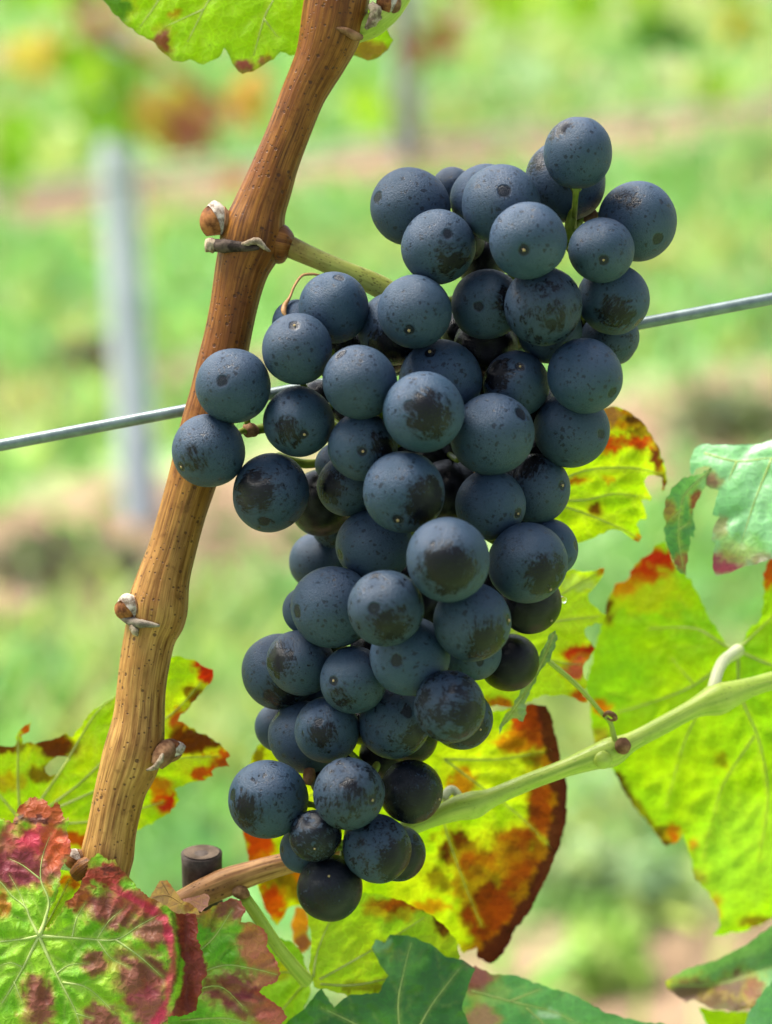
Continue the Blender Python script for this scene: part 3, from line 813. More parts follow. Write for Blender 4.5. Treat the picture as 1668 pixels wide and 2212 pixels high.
tube('bark_flap', [(284, 1350, ZC - 60, 6), (292, 1366, ZC - 62, 8), (298, 1374, ZC - 60, 2)], M_FLAP, cane_root, 4, 8, lambda a, L: .5 * noise.noise(Vector((math.cos(a) * 2, math.sin(a) * 2, L * 1500))))
tube('bark_flap', [(352, 1628, ZC - 66, 3), (346, 1642, ZC - 70, 6), (334, 1658, ZC - 66, 6), (316, 1664, ZC - 68, 2)], M_FLAP, cane_root, 4, 8, lambda a, L: .5 * noise.noise(Vector((math.cos(a) * 2, math.sin(a) * 2, L * 1500))))
tube('leaf_scar', [(365, 1612, ZC - 20, 20), (352, 1632, ZC - 40, 24), (338, 1655, ZC - 45, 14)], M_CORK, cane_root, 5, 14)
tube('leaf_scar', [(200, 1862, ZC - 30, 18), (178, 1878, ZC - 34, 22), (160, 1892, ZC - 30, 15)], M_CANE, cane_root, 5, 14)
tube('leaf_scar', [(722, 60, ZC - 64, 3), (745, 66, ZC - 62, 8), (768, 78, ZC - 50, 10), (780, 80, ZC - 30, 6)], M_CORK, cane_root, 5, 10)
tube('petiole', [(760, 62, ZC + 10, 34), (800, 55, ZC - 5, 28), (825, 40, ZC - 10, 25), (852, 15, ZC, 22), (880, -30, ZC + 10, 18), (900, -120, ZC + 20, 15)], M_SHOOT, cane_root, 5, 20)['label'] = 'green petiole stub at the top node'
tube('bark_flap', [(800, 8, ZC - 45, 7), (812, 26, ZC - 48, 14), (806, 44, ZC - 46, 12), (790, 62, ZC - 48, 4)], M_FLAP, cane_root, 4, 10, lambda a, L: .5 * noise.noise(Vector((math.cos(a) * 2, math.sin(a) * 2, L * 1500))))
# swelling where the peduncle leaves the cane
tube('node_collar', [(560, 520, ZC + 5, 30), (590, 524, ZC + 2, 42), (612, 528, ZC, 42), (624, 530, ZC, 32), (632, 532, ZC, 18)], M_CANE, cane_root, 6, 36, lambda a, L: .01 * math.sin(9 * a))
# leaf at the top, hanging behind the cane
build_leaf(cane_root, [(205, -40), (222, 0), (262, 45), (300, 75), (335, 92), (350, 112), (372, 131), (395, 134), (410, 128), (428, 137), (440, 140), (462, 129), (478, 119), (484, 103), (494, 118), (502, 138),
                       (524, 160), (545, 155), (567, 142), (592, 128), (606, 112), (626, 120), (680, 112), (740, 108), (772, 122), (795, 131), (815, 126), (838, 108), (850, 86), (835, 60), (800, 20), (760, -60), (700, -260), (520, -330), (320, -260), (210, -140)],
           plane(ZC + 190, 500, 0, .05, -.25, 30), (YG, (.26, .44, .015)),
           [(240, 20, 40, 30, (.05, .16, .02), .9), (345, 88, 24, 28, PURP, .9), (525, 148, 28, 16, PURP, .95), (575, 136, 20, 14, PURP, .8), (375, 30, 14, 8, ORG, .6), (800, 118, 60, 24, (.2, .06, .04), .75)],
           [[(480, -220, 1.2), (478, -60, 1), (440, 20), (405, 90)], [(480, -220), (600, -60), (570, 40), (548, 120)], [(478, -200), (380, -60), (330, 20), (300, 60)], [(440, 20, .6), (395, 40, .5), (352, 60, .4)], [(570, 40, .6), (600, 80, .5)]],
           spacing=9, seed=3, label='bright green leaf with purplish tips hanging behind the upper cane', vglow=.35, edge=((.12, .2, .02), 9, .5))
# yellow leaf behind the foot of the cane
build_leaf(cane_root, cr6([(-260, 620), (-100, 590), (0, 585), (80, 585), (92, 520), (165, 455), (155, 510), (112, 530), (120, 575), (200, 568), (270, 555), (350, 518), (385, 540), (480, 410), (620, 310), (760, 200), (880, 120),
                           (930, 112), (1040, 145), (1120, 185), (1118, 240), (1060, 310), (1000, 380), (950, 420), (935, 455), (1000, 490), (1100, 540), (1170, 590), (1212, 640), (1188, 655), (1210, 695), (1150, 698),
                           (1112, 720), (1120, 745), (1050, 770), (960, 800), (918, 815), (945, 870), (920, 910), (860, 960), (800, 1000), (720, 1030), (620, 1120), (400, 1180), (200, 1120), (0, 1100), (-250, 1000)]),
           plane(520, 250, 1650, -.15, .1, 20), (YG, YEL),
           [(20, 1612, 60, 14, BRN, .95), (55, 1570, 14, 20, ORG, 1), (118, 1612, 42, 30, BRN, .98), (88, 1670, 34, 16, BRN, .8), (445, 1455, 24, 30, RED, 1), (420, 1510, 22, 30, BRN, .95), (400, 1550, 36, 20, RED, .9), (420, 1600, 60, 26, BRN, .98),
            (490, 1640, 40, 22, (.30, .05, .01), 1), (445, 1670, 46, 14, RED, .9), (362, 1735, 26, 26, RED, 1), (345, 1700, 30, 16, ORG, .8), (160, 1815, 26, 16, RED, .9), (200, 1450, 12, 10, ORG, .4), (15, 1690, 40, 20, ORG, .5)],
           [cr6([(120, 1010), (330, 700), (500, 420), (620, 320)]), cr6([(150, 980), (400, 800), (620, 600), (900, 420), (1060, 250)]), cr6([(150, 980), (600, 780), (900, 660), (1150, 640)]), cr6([(110, 980), (95, 800), (95, 560), (95, 500)]), cr6([(110, 980), (0, 850), (-100, 760)]), cr6([(150, 1000), (500, 980), (860, 880)])],
           holes=[cr6([(235, 700), (262, 668), (300, 640), (345, 640), (370, 655), (330, 700), (300, 735), (262, 745), (240, 725)])], spacing=8, seed=4, vglow=.5, teeth=4, label='yellow-green leaf with red and brown tips behind the foot of the cane')

# ------------------------------------------------------------------ the grapes
bunch = empty('grape_bunch', P(700, 570, ZC))
tag(bunch, 'large bunch of dark blue grapes with waxy bloom hanging from the brown cane', 'grape bunch')
# cx, cy, r, z, scar offset (dx, dy) or None, rub (dx, dy, size) or None, wear
GR_ = [
 (916, 890, 88, -20, (-30, -10), (12, 12, .16), .05), (873, 1063, 89, -30, (-14, 62), (56, 22, .22), .08), (968, 1208, 91, -20, (-6, 28), (-2, 22, .20), .05),
 (754, 1715, 78, 20, (52, 8), (12, -12, .06), .42), (833, 1314, 83, 0, (-24, -2), (12, 40, .13), .36), (1141, 519, 84, 20, (-13, 29), None, .12),
 (1249, 331, 75, 60, None, (-40, -50, .06), .10), (1299, 540, 71, 50, (0, 28), None, .16), (1174, 661, 85, 30, (12, 42), (30, 30, .05), .42),
 (897, 673, 80, 20, (-14, 46), None, .05), (1063, 939, 88, 20, (57, -42), None, .08), (1140, 1216, 87, 20, (48, 57), (38, 28, .16), .18),
 (972, 1526, 77, 30, (10, 58), (45, 10, .14), .50), (1020, 1343, 86, 40, (80, -4), (32, 42, .16), .15), (720, 1311, 88, 50, (-74, 8), None, .12),
 (641, 754, 77, 30, (-3, -48), None, .10), (504, 834, 81, 20, (-19, -7), None, .02), (645, 911, 77, 40, (15, 30), (-26, 26, .08), .22),
 (585, 1064, 83, 60, None, (-38, -2, .16), .32), (450, 974, 80, 50, (-56, 36), (-22, 20, .03), .05), (778, 826, 80, 60, (-40, -58), None, .06),
 (783, 965, 75, 50, (2, 12), (50, 5, .1), .16), (887, 1418, 86, 50, (-29, 5), None, .08), (763, 1469, 73, 50, (-42, -2), (-22, 40, .06), .15),
 (706, 1577, 71, 50, (-16, -22), (-10, 8, .10), .25), (681, 1806, 57, 40, (0, 22), None, .62), (814, 1833, 73, 40, (48, 50), (50, 24, .26), .42),
 (712, 1918, 72, 70, (0, -34), (-12, 14, .10), .80), (1264, 811, 81, 50, (54, 38), None, .20), (947, 533, 81, 60, None, (30, 40, .10), .06),
 (1083, 443, 86, 70, (3, -20), None, .10), (1060, 1090, 77, 60, (58, 20), None, .08), (721, 665, 76, 70, None, None, .14),
 (1052, 657, 77, 90, None, (52, 2, .12), .15), (887, 447, 84, 110, None, None, .03), (1378, 477, 86, 120, None, (-36, -40, .03), .04),
 (1325, 645, 77, 110, (52, 52), (0, 40, .12), .16), (952, 822, 90, 100, (-25, -60), None, .08), (650, 1432, 71, 80, None, (-50, -10, .15), .25),
 (852, 1564, 77, 90, None, (50, 25, .12), .35), (580, 1727, 85, 60, None, (-50, 20, .12), .34), (888, 1710, 70, 100, (62, 14), (20, 20, .25), .72),
 (810, 1178, 80, 90, (-72, 20), None, .10), (1116, 829, 72, 100, (5, -35), (-50, -20, .16), .15), (1234, 929, 82, 100, None, None, .08),
 (1157, 1055, 76, 140, None, (-20, -60, .16), .10), (852, 710, 78, 130, None, (-10, 50, .2), .15), (1188, 713, 71, 120, (30, 40), None, .28),
 (1318, 728, 62, 170, None, None, .35), (1049, 432, 78, 150, None, None, .05), (1222, 391, 86, 150, None, (-60, -40, .06), .15),
 (977, 405, 45, 200, None, None, .1), (640, 700, 52, 160, None, None, .02), (1146, 1302, 68, 140, None, (10, 10, .9), .95),
 (1182, 1185, 64, 150, None, None, .2), (1122, 1140, 54, 170, (18, -8), None, .08), (603, 1450, 82, 120, (-20, 50), (10, 50, .12), .15),
 (662, 1318, 52, 150, None, None, .08), (660, 1593, 77, 130, None, None, .12), (603, 1571, 53, 180, None, None, .22),
 (752, 1049, 66, 120, (-28, 32), (-40, 0, .16), .30), (728, 1003, 47, 170, None, None, .1), (695, 1085, 70, 190, None, (-10, 10, .5), .5),
 (718, 1138, 45, 130, None, None, .45), (690, 1213, 64, 150, None, None, .16), (1022, 1408, 63, 150, None, None, .25),
 (1100, 1431, 62, 150, None, (10, 10, .95), .98), (997, 1553, 67, 130, None, (20, 30, .2), .45), (885, 1592, 60, 190, None, (10, 10, .9), .8),
 (655, 1835, 52, 130, None, None, .15), (857, 1842, 61, 110, None, (30, 20, .3), .5),
 (1050, 748, 70, 210, None, None, .5), (968, 1062, 70, 190, None, None, .5), (930, 1295, 62, 190, None, None, .6), (690, 1512, 42, 180, None, None, .2),
 (1085, 1010, 60, 200, None, None, .5), (800, 1240, 66, 220, None, None, .6), (1150, 880, 60, 230, None, None, .5), (820, 1400, 62, 220, None, None, .5),
 (770, 900, 60, 240, None, None, .5), (832, 1632, 56, 190, None, None, .8), (938, 992, 46, 230, None, None, .5), (878, 985, 50, 230, None, None, .5), (998, 716, 48, 230, None, None, .5), (884, 1238, 48, 230, None, None, .5), (1036, 830, 46, 230, None, None, .5), (700, 1690, 30, 230, None, None, .5), (700, 1390, 50, 230, None, None, .5), (690, 860, 40, 200, None, None, .5), (840, 760, 50, 230, None, None, .5), (1100, 700, 56, 230, None, None, .5), (990, 960, 56, 220, None, None, .5), (1240, 700, 50, 230, None, None, .5), (1180, 970, 50, 230, None, None, .5), (1000, 520, 46, 230, None, None, .5), (740, 740, 44, 220, None, None, .5), (650, 1500, 50, 230, None, None, .5), (792, 1560, 52, 200, None, None, .7), (720, 1650, 50, 200, None, None, .6), (1040, 560, 60, 240, None, None, .5), (925, 1450, 60, 240, None, None, .6), (1080, 1260, 62, 230, None, None, .6),
]
ZT = [g_[3] for g_ in GR_]; ZZ = list(ZT); PAIRS = []
for b_ in range(len(GR_)):
    for a_ in range(b_):
        (x1, y1, r1), (x2, y2, r2) = GR_[a_][:3], GR_[b_][:3]
        s_ = math.hypot(x1 - x2, y1 - y2); rr = (r1 + r2) * .955
        if s_ < rr: PAIRS.append((a_, b_, math.sqrt(rr * rr - s_ * s_)))
for it in range(600):           # let the berries push each other apart along the line of sight until they only touch
    if it < 520:
        for k in range(len(ZZ)): ZZ[k] += (ZT[k] - ZZ[k]) * .02
    for a_, b_, need in PAIRS:
        d_ = need - (ZZ[b_] - ZZ[a_])
        if d_ > 0:
            w_ = 0.3 if GR_[b_][3] >= 190 else .5
            ZZ[a_] -= d_ * w_; ZZ[b_] += d_ * (1 - w_)
    for k in (16, 19): ZZ[k] = min(ZZ[k], 78)      # in front of the cane
placed = [(g_[0], g_[1], g_[2], z_) for g_, z_ in zip(GR_, ZZ)]
RACH = catmull([(620, 530, ZC, 24), (690, 562, ZC + 5, 21), (760, 592, ZC + 10, 22), (830, 625, ZC + 20, 25), (905, 680, ZC + 30, 20), (950, 780, 260, 17), (965, 900, 260, 15), (960, 1060, 250, 14), (930, 1200, 300, 12),
                (890, 1340, 310, 11), (860, 1480, 300, 10), (840, 1600, 270, 9), (770, 1740, 220, 8), (745, 1830, 200, 7)], 6)
ped = [(r_[0], r_[1], r_[2], r_[3]) for r_ in RACH]
tube('peduncle', ped[:22:3] + [ped[22]], M_PEDUNCLE, bunch, 5, 22, lambda a, L: .02 * noise.noise(Vector((math.cos(a), math.sin(a), L * 200))))
tube('rachis', ped[21::5] + [ped[-1]], M_PEDICEL, bunch, 4, 12)
WINGS = [catmull(wg, 6) for wg in [
    [(900, 675, 245, 11), (1000, 640, 240, 9), (1100, 600, 230, 9), (1180, 560, 210, 9), (1232, 500, 175, 10), (1262, 470, 215, 7), (1300, 462, 230, 5)],
    [(905, 690, 250, 9), (930, 640, 250, 8), (950, 580, 250, 7), (985, 480, 260, 6)],
    [(930, 760, 260, 10), (830, 800, 250, 10), (740, 860, 200, 9), (650, 915, 180, 10), (570, 925, 150, 11), (535, 935, 130, 10)],
    [(955, 930, 262, 9), (860, 960, 262, 8), (740, 990, 250, 9), (660, 1002, 225, 10), (600, 985, 190, 9)],
]]
for wg in WINGS:
    tube('rachis', [tuple(p) for p in wg[::3]], M_PEDICEL, bunch, 3, 10, lambda a, L: .10 * noise.noise(Vector((math.cos(a), math.sin(a), L * 500))))
ALLR = [tuple(p) for p in RACH[24:]] + [tuple(p) for wg in WINGS for p in wg]
RP = [(P(p[0], p[1], p[2]), p) for p in ALLR]

def grape_mesh(i):
    rg = random.Random(i); bm = bmesh.new(); bmesh.ops.create_uvsphere(bm, u_segments=48, v_segments=32, radius=1)
    el = [1.03, .97, 1.06, 1.0][i]
    for v in bm.verts:
        p = v.co; n_ = noise.noise(p * .9 + Vector((i * 5, 0, 0))) * .034 + noise.noise(p * 2.2 + Vector((i * 9, 3, 0))) * .006
        dim = .05 * math.exp(-((1 - p.z) / .06)) + .018 * math.exp(-((1 + p.z) / .02))
        v.co = p * (1 + n_ - dim); v.co.z *= el
    me = bpy.data.meshes.new('grape'); bm.to_mesh(me); bm.free(); me.materials.append(M_GRAPE)
    me.polygons.foreach_set('use_smooth', [True] * len(me.polygons)); me.update(); return me
GM = [grape_mesh(i) for i in range(4)]
def scar_mesh():
    prof = [(0, .004), (.010, .008), (.020, .014), (.028, .012), (.035, .002), (.040, -.02)]; V, F = [], []; S = 12
    for r_, h in prof:
        for k in range(S):
            a = 2 * math.pi * k / S; V.append((r_ * math.cos(a) * (1 + .12 * math.sin(3 * a)), r_ * math.sin(a), -(1 + h) + .004))
    for i in range(len(prof) - 1):
        for k in range(S): F.append((i * S + k, i * S + (k + 1) % S, (i + 1) * S + (k + 1) % S, (i + 1) * S + k))
    me = bpy.data.meshes.new('stylar_scar'); me.from_pydata(V, [], F); me.materials.append(M_SCAR); me.update()
    me.polygons.foreach_set('use_smooth', [True] * len(me.polygons)); return me
SCAR = scar_mesh()
rg = random.Random(12)
for i, ((cx, cy, r, z0, scar, rub, wear_shade), (_, _, _, z)) in enumerate(zip(GR_, placed)):
    c = P(cx, cy, z); rad = r * U * (0.6 + z * U) / .6
    if scar: dx, dy = scar[0] / r, -scar[1] / r; sdir = camdir(dx, dy, math.sqrt(max(.02, 1 - dx * dx - dy * dy)))
    elif i == 6: sdir = camdir(.05, .95, .12)
    else:
        a = rg.uniform(0, 6.28); nr = min(RP, key=lambda q: (q[0] - c).length)[0]; sdir = (c - nr).normalized() * 1.3 + camdir(math.cos(a), math.sin(a) - .3, 0) * .5; sdir.normalize()
    zax = -sdir; xax = zax.orthogonal().normalized(); xax = Matrix.Rotation(rg.uniform(0, 6.28), 3, zax) @ xax; yax = zax.cross(xax)
    Rm = Matrix((xax, yax, zax)).transposed()
    Mx = Matrix.Translation(c) @ Rm.to_4x4() @ Matrix.Scale(rad, 4)
    o = bpy.data.objects.new('grape', GM[i % 4]); place(o, bunch, Mx)
    if rub:
        dx, dy = rub[0] / r, -rub[1] / r; rd = Rm.transposed() @ camdir(dx, dy, math.sqrt(max(.02, 1 - dx * dx - dy * dy))); o['rub'] = list(rd); o['rub_shade_size'] = float(rub[2])
    else: o['rub'] = [0.0, 0.0, 1.0]; o['rub_shade_size'] = -.4
    o['wear_shade'] = float(wear_shade)
    if z0 >= 180 and wear_shade >= .5: o['wear_shade'] = 1.0; o['rub_shade_size'] = 2.2  # inner berries, mostly added fillers, painted black as shade in the gaps
    if wear_shade >= .9: o['label'] = 'nearly black glossy grape without bloom'
    if scar or rg.random() < .3:
        place(bpy.data.objects.new('stylar_scar', SCAR), o, Mx.copy())
    # pedicel to the nearest rachis point
    top = c + zax * rad * .93
    best = min(RP, key=lambda q: (q[0] - c).length + .3 * (q[0] - top).length)[0]
    if (best - c).length < rad * 1.05: best = c + zax * rad * 1.6
    mid = top + zax * rad * .35
    mid2 = mid.lerp(best, .6)
    path = [top, top + zax * rad * .10, top + zax * rad * .18, mid, mid2, best]
    if (best - top).length < 250 * U and not (z0 >= 180 and wear_shade >= .5):
        V, F, UV = tube_data(path, [.00085, .0013, .0008, .00065, .00065, .0008], 8)
        po = mesh_obj('pedicel', V, F, M_PEDICEL, o)
# the visible stalk under the uppermost grape
tube('rachis', [(1240, 408, 118, 16), (1240, 420, 118, 15), (1240, 432, 120, 11), (1237, 460, 128, 10), (1232, 486, 138, 12), (1226, 520, 160, 11)], M_PEDICEL, bunch, 5, 12)['label'] = 'green stalk under the topmost grape'
tube('receptacle', [(1240, 400, 116, 10), (1240, 408, 117, 18), (1241, 418, 118, 19), (1241, 430, 119, 12)], M_CORK, bunch, 4, 12, lambda a, L: .2 * noise.noise(Vector((math.cos(a) * 2, math.sin(a) * 2, L * 900))))
tube('receptacle', [(524, 925, 128, 9), (536, 928, 130, 17), (548, 930, 135, 14), (556, 930, 140, 9)], M_CORK, bunch, 4, 12, lambda a, L: .2 * noise.noise(Vector((math.cos(a) * 2, math.sin(a) * 2, L * 900))))
tube('receptacle', [(1262, 478, 200, 5), (1275, 466, 202, 12), (1288, 462, 205, 10)], M_CORK, bunch, 4, 10)
tube('receptacle', [(664, 1695, 185, 9), (668, 1676, 185, 14), (668, 1655, 190, 10)], M_CORK, bunch, 4, 10)
# dried tendril beside the peduncle
tube('tendril', [(690, 594, 175, 2.2), (672, 592, 170, 3.2), (652, 596, 160, 3.2), (636, 618, 150, 3), (626, 642, 138, 3.2), (616, 658, 128, 5.5), (613, 672, 118, 6), (618, 684, 112, 2)], M_DRY, bunch, 6, 8)

# water drop hanging on the side of a grape
dr = blob('water_droplet', P(1211, 1288, 205), camdir(.5, -.8, 0), (20, 9), M_WATER, None, lambda t: math.sin(math.pi * min(.999, max(.001, t))) ** .7 + .001, rough=0)
tag(dr, 'tiny clear water droplet clinging to the side of a black grape', 'water droplet')

# ------------------------------------------------------------------ trellis wire just behind the cane
def wire_pts(x): return (x, 962 - .19 * x, 300, 13)
o = tube('trellis_wire', [wire_pts(x) for x in (-3000, -1200, -200, 400, 900, 1400, 1900, 3000, 5000)], M_WIRE, None, 8, 16)
tag(o, 'thick galvanised grey wire passing close behind the cane and grapes', 'wire', 'trellis wires')

# ------------------------------------------------------------------ dark pipe
pt = P(435, 1843, 330)
v, f, uv = tube_data([pt + Vector((.004, 0, -.85)), pt + Vector((.003, 0, -.4)), pt + Vector((0, 0, -.003)), pt], [.0047, .0047, .0046, .0047], 28, lambda a, L: .03 * noise.noise(Vector((math.cos(a), math.sin(a), L * 30))))
stake = empty('stake', pt + Vector((.004, 0, -.85))); tag(stake, 'dark round stake end with a brown cut top behind the brown shoot', 'stake')
mesh_obj('shaft', v, f, M_PIPE, stake)
V = [pt + Vector((math.cos(k / 28 * 6.2832) * .0041, math.sin(k / 28 * 6.2832) * .0041, .0003)) for k in range(28)] + [pt + Vector((0, 0, -.0002))]
mesh_obj('cut_face', V, [(k, (k + 1) % 28, 28) for k in range(28)], M_PIPE_TOP, stake, smooth=False)

# ------------------------------------------------------------------ the shoot that passes behind the bunch
shoot = empty('vine_shoot', P(380, 1960, 270))
tag(shoot, 'slanting vine shoot, brown at one end and pale green beyond the grapes, carrying leaves', 'vine shoot')
tube('stem', [(180, 2060, 300, 30), (300, 2000, 290, 30), (380, 1960, 282, 29), (440, 1928, 280, 30), (490, 1906, 280, 31), (540, 1888, 282, 27), (600, 1870, 284, 24), (660, 1856, 286, 22), (740, 1836, 290, 21), (820, 1812, 292, 21)], M_SHOOT_BROWN, shoot, 6, 28, lambda a, L: .02 * math.sin(9 * a))['label'] = 'brown woody end of the shoot'
tube('stem', [(820, 1812, 292, 18.1), (890, 1786, 294, 18.1), (935, 1768, 296, 18.9), (985, 1747, 298, 26.5), (1025, 1738, 300, 30), (1065, 1722, 303, 20.6), (1140, 1690, 310, 18.9), (1220, 1660, 320, 19.8), (1280, 1638, 328, 26.5), (1322, 1624, 334, 32),
              (1365, 1602, 342, 20.6), (1430, 1568, 360, 19.8), (1500, 1530, 385, 21.5), (1548, 1511, 402, 35), (1580, 1500, 412, 29.4), (1630, 1482, 425, 20.6), (1700, 1462, 450, 19.8), (1900, 1410, 520, 18.9)], M_SHOOT, shoot, 6, 28, lambda a, L: .015 * noise.noise(Vector((math.cos(a), math.sin(a), L * 150))))['label'] = 'pale green length of the shoot'
blob('bud', P(1335, 1612, 300), camdir(.9, .1, .7), (34, 20), M_CORK, shoot, egg)
blob('bud', P(1300, 1640, 312), camdir(.2, -.1, 1), (30, 22), M_SHOOT, shoot, egg)
blob('bud', P(505, 1922, 264), camdir(.9, -.3, .2), (40, 17), M_CORK, shoot, egg)
tube('petiole', [(1540, 1500, 395, 15), (1548, 1460, 420, 13), (1562, 1430, 470, 13), (1585, 1412, 540, 14), (1594, 1406, 590, 15)], M_PETIOLE, shoot, 6, 14)['label'] = 'short whitish petiole of the large yellow-green leaf'
tube('petiole', [(528, 1938, 285, 13), (560, 1985, 300, 14), (600, 2045, 330, 14), (640, 2095, 370, 15), (662, 2118, 400, 17)], M_SHOOT, shoot, 6, 14)['label'] = 'yellow-green petiole curving down from the brown stem'
tube('petiole', [(955, 1726, 320, 11), (975, 1706, 335, 10), (992, 1722, 330, 9), (985, 1742, 315, 10)], M_PETIOLE, shoot, 6, 12)

# dried tendril and its fork at the node
tube('tendril', [(1332, 1610, 320, 7), (1325, 1585, 316, 6), (1318, 1560, 312, 5), (1300, 1540, 310, 5), (1270, 1505, 308, 5), (1230, 1465, 306, 5.5), (1190, 1432, 304, 5.5), (1180, 1420, 303, 4)], M_SHOOT, shoot, 6, 10)
tube('tendril', [(1304, 1548, 306, 3), (1312, 1540, 300, 5), (1324, 1544, 298, 6), (1330, 1552, 300, 5), (1322, 1556, 304, 3), (1312, 1552, 304, 2)], M_CORK, shoot, 5, 8)
# narrow leaf seen edge-on
build_leaf(shoot, cr7([(330, 1445), (341, 1480), (325, 1560), (300, 1620), (232, 1700), (212, 1750), (170, 1840), (140, 1895), (152, 1960), (130, 2010), (92, 1990), (45, 2000), (0, 2045), (-18, 2090), (-20, 2050), (5, 1990), (60, 1920), (110, 1830), (150, 1740), (212, 1650), (258, 1550), (290, 1470)]),
           lambda x, y: 300 + .9 * (x - 1150) * -.6 + 0 * y, ((.16, .26, .12), (.26, .38, .20)), [(1090, 1545, 30, 14, (.34, .50, .14), .7)],
           [cr7([(320, 1470), (240, 1660), (130, 1850), (0, 2030)])], mat=M_LEAF_TOP, spacing=6, seed=8, teeth=3, quilt=3, wr=3, label='narrow folded grey-green young leaf seen from its edge', vein_r=1.8)

L4 = cr7([(1395, 1545), (1330, 1440), (1260, 1330), (1200, 1200), (1170, 1130), (1100, 1080), (1050, 1010), (1010, 895), (940, 920), (925, 965), (860, 1000), (790, 1080), (775, 1130), (700, 1155), (685, 1200), (640, 1310), (615, 1400),
          (570, 1560), (540, 1700), (515, 1800), (540, 1870), (545, 1980), (570, 2124)]) + [(1285, 1620), (1335, 1680), (1350, 1712), (1400, 1780), (1440, 1828), (1466, 1818), (1476, 1798), (1490, 1850), (1502, 1900), (1532, 1930),
          (1552, 1965), (1556, 2000), (1540, 2022), (1600, 2014), (1668, 1985), (1780, 1900), (1880, 1700), (1870, 1400), (1790, 1250), (1720, 1195), (1668, 1203), (1648, 1240), (1650, 1300), (1640, 1340), (1612, 1368), (1600, 1395)]
build_leaf(shoot, L4, plane(760, 1590, 1600, -.35, .35, 40), (YG, (.22, .42, .02)),
           [(1420, 1210, 50, 24, RED, 1), (1385, 1240, 46, 22, RED, .95), (1350, 1272, 30, 16, RED, 1), (1400, 1290, 80, 36, (.50, .36, .01), .5, .5), (1312, 1320, 14, 26, BRN, .9), (1660, 1235, 20, 40, RED, .9), (1300, 1530, 18, 16, ORG, .9), (1296, 1600, 22, 26, PURP, .6),
            (1556, 1645, 15, 18, BRN, .9), ([(1335, 1680), (1352, 1715), (1402, 1784), (1440, 1828)], 11, 0, 0, MAR, 1, .3), (1420, 1800, 32, 18, MAR, 1), (1458, 1802, 16, 20, RED, 1), (1494, 1830, 9, 14, RED, .9), (1505, 1895, 16, 16, PURP, .7), (1545, 1955, 14, 22, RED, .7), (1630, 1990, 34, 10, BRN, .8), (1600, 1850, 110, 120, (.26, .42, .10), .5, .5),
            (1480, 1600, 120, 200, YG2, .45, .5)],
           [[(1594, 1406, 1.6), (1560, 1390, 1.2), (1510, 1360), (1460, 1355), (1400, 1358)], [(1594, 1406, 1.4), (1500, 1480), (1400, 1520), (1310, 1545)], [(1594, 1410, 1.4), (1600, 1500), (1640, 1600), (1660, 1720), (1640, 1860)], [(1594, 1406, 1.4), (1680, 1440), (1780, 1450)], [(1596, 1400, 1.3), (1630, 1370), (1680, 1320)],
            [(1545, 1470, .8), (1480, 1600, .7), (1440, 1740, .5)], [(1630, 1590, .7), (1560, 1700, .6), (1520, 1850, .4)], [(1500, 1480, .6), (1450, 1420, .4)]],
           spacing=9, seed=10, vglow=.5, teeth=4, quilt=7, wr=10, label='large yellow-green leaf with red patches along its edge beside the green shoot')
build_leaf(shoot, cr7([(560, 60), (625, 70), (710, 62), (780, 90), (860, 150), (920, 230), (960, 300), (1000, 420), (1020, 530), (1000, 585), (985, 578), (990, 500), (955, 490), (900, 490), (878, 520), (900, 580), (925, 620), (918, 645), (860, 640), (880, 690), (895, 740), (890, 760), (852, 760),
                       (830, 790), (862, 870), (845, 900), (800, 880), (740, 830), (680, 820), (600, 850), (520, 890), (440, 915), (300, 900), (120, 700), (60, 400), (200, 120)]),
           plane(520, 1290, 1000, .1, .1, 25, fold=lambda x, y: 90 * sst((x - 1380) / 60.)), (YG2, YG),
           [(1330, 905, 60, 22, ORG, .9), (1385, 930, 30, 50, BRN, .8), (1318, 955, 40, 22, RED, .95), (1375, 955, 34, 14, RED, .9), (1420, 1000, 12, 60, BRN, 1), (1434, 1040, 10, 30, BRN, 1), (1400, 905, 50, 10, MAR, .9), (1245, 1037, 26, 10, RED, .8), (1315, 1035, 9, 8, ORG, .6), (1282, 1100, 16, 12, BRN, .95, .4), (1380, 1165, 12, 12, RED, 1), (1322, 890, 16, 40, (.25, .10, .08), .9)],
           [cr7([(200, 640), (500, 640), (700, 600), (920, 630)]), cr7([(200, 640), (450, 700), (700, 800), (850, 880)]), cr7([(200, 600), (500, 460), (800, 440), (990, 480)])],
           spacing=8, seed=11, teeth=3, vein_r=2.4, label='bright yellow leaf with red upper rim and curled brown margin behind the middle grapes')
build_leaf(shoot, cr7([(340, 1105), (440, 1065), (530, 1080), (632, 1060), (622, 1110), (570, 1180), (530, 1220), (535, 1260), (590, 1310), (642, 1350), (625, 1392), (530, 1420), (508, 1440), (530, 1500), (575, 1560), (545, 1600), (515, 1640), (500, 1700), (525, 1760), (500, 1850), (530, 1890), (470, 1880), (400, 1850), (330, 1850), (240, 1850),
                       (180, 1885), (60, 1920), (-200, 1900), (-300, 1500), (-200, 1200), (100, 1080)]),
           plane(560, 1220, 1370, .1, -.1, 25), (YG2, (.40, .54, .03)),
           [(1258, 1418, 50, 22, RED, 1, .15), (1250, 1445, 32, 26, PINK, .85), (1258, 1505, 26, 18, RED, .9), (1300, 1234, 14, 8, ORG, .8), (1250, 1260, 40, 16, (.40, .52, .25), .7), (1080, 1520, 30, 14, RED, .8)],
           [cr7([(-50, 1500), (200, 1420), (400, 1380), (600, 1360)]), cr7([(-50, 1500), (200, 1350), (400, 1200), (590, 1090)]), cr7([(-50, 1500), (200, 1600), (400, 1650), (540, 1650)])],
           spacing=8, seed=12, teeth=4, vein_r=2.4, label='toothed lime-yellow leaf with a red patch just right of the lower grapes')
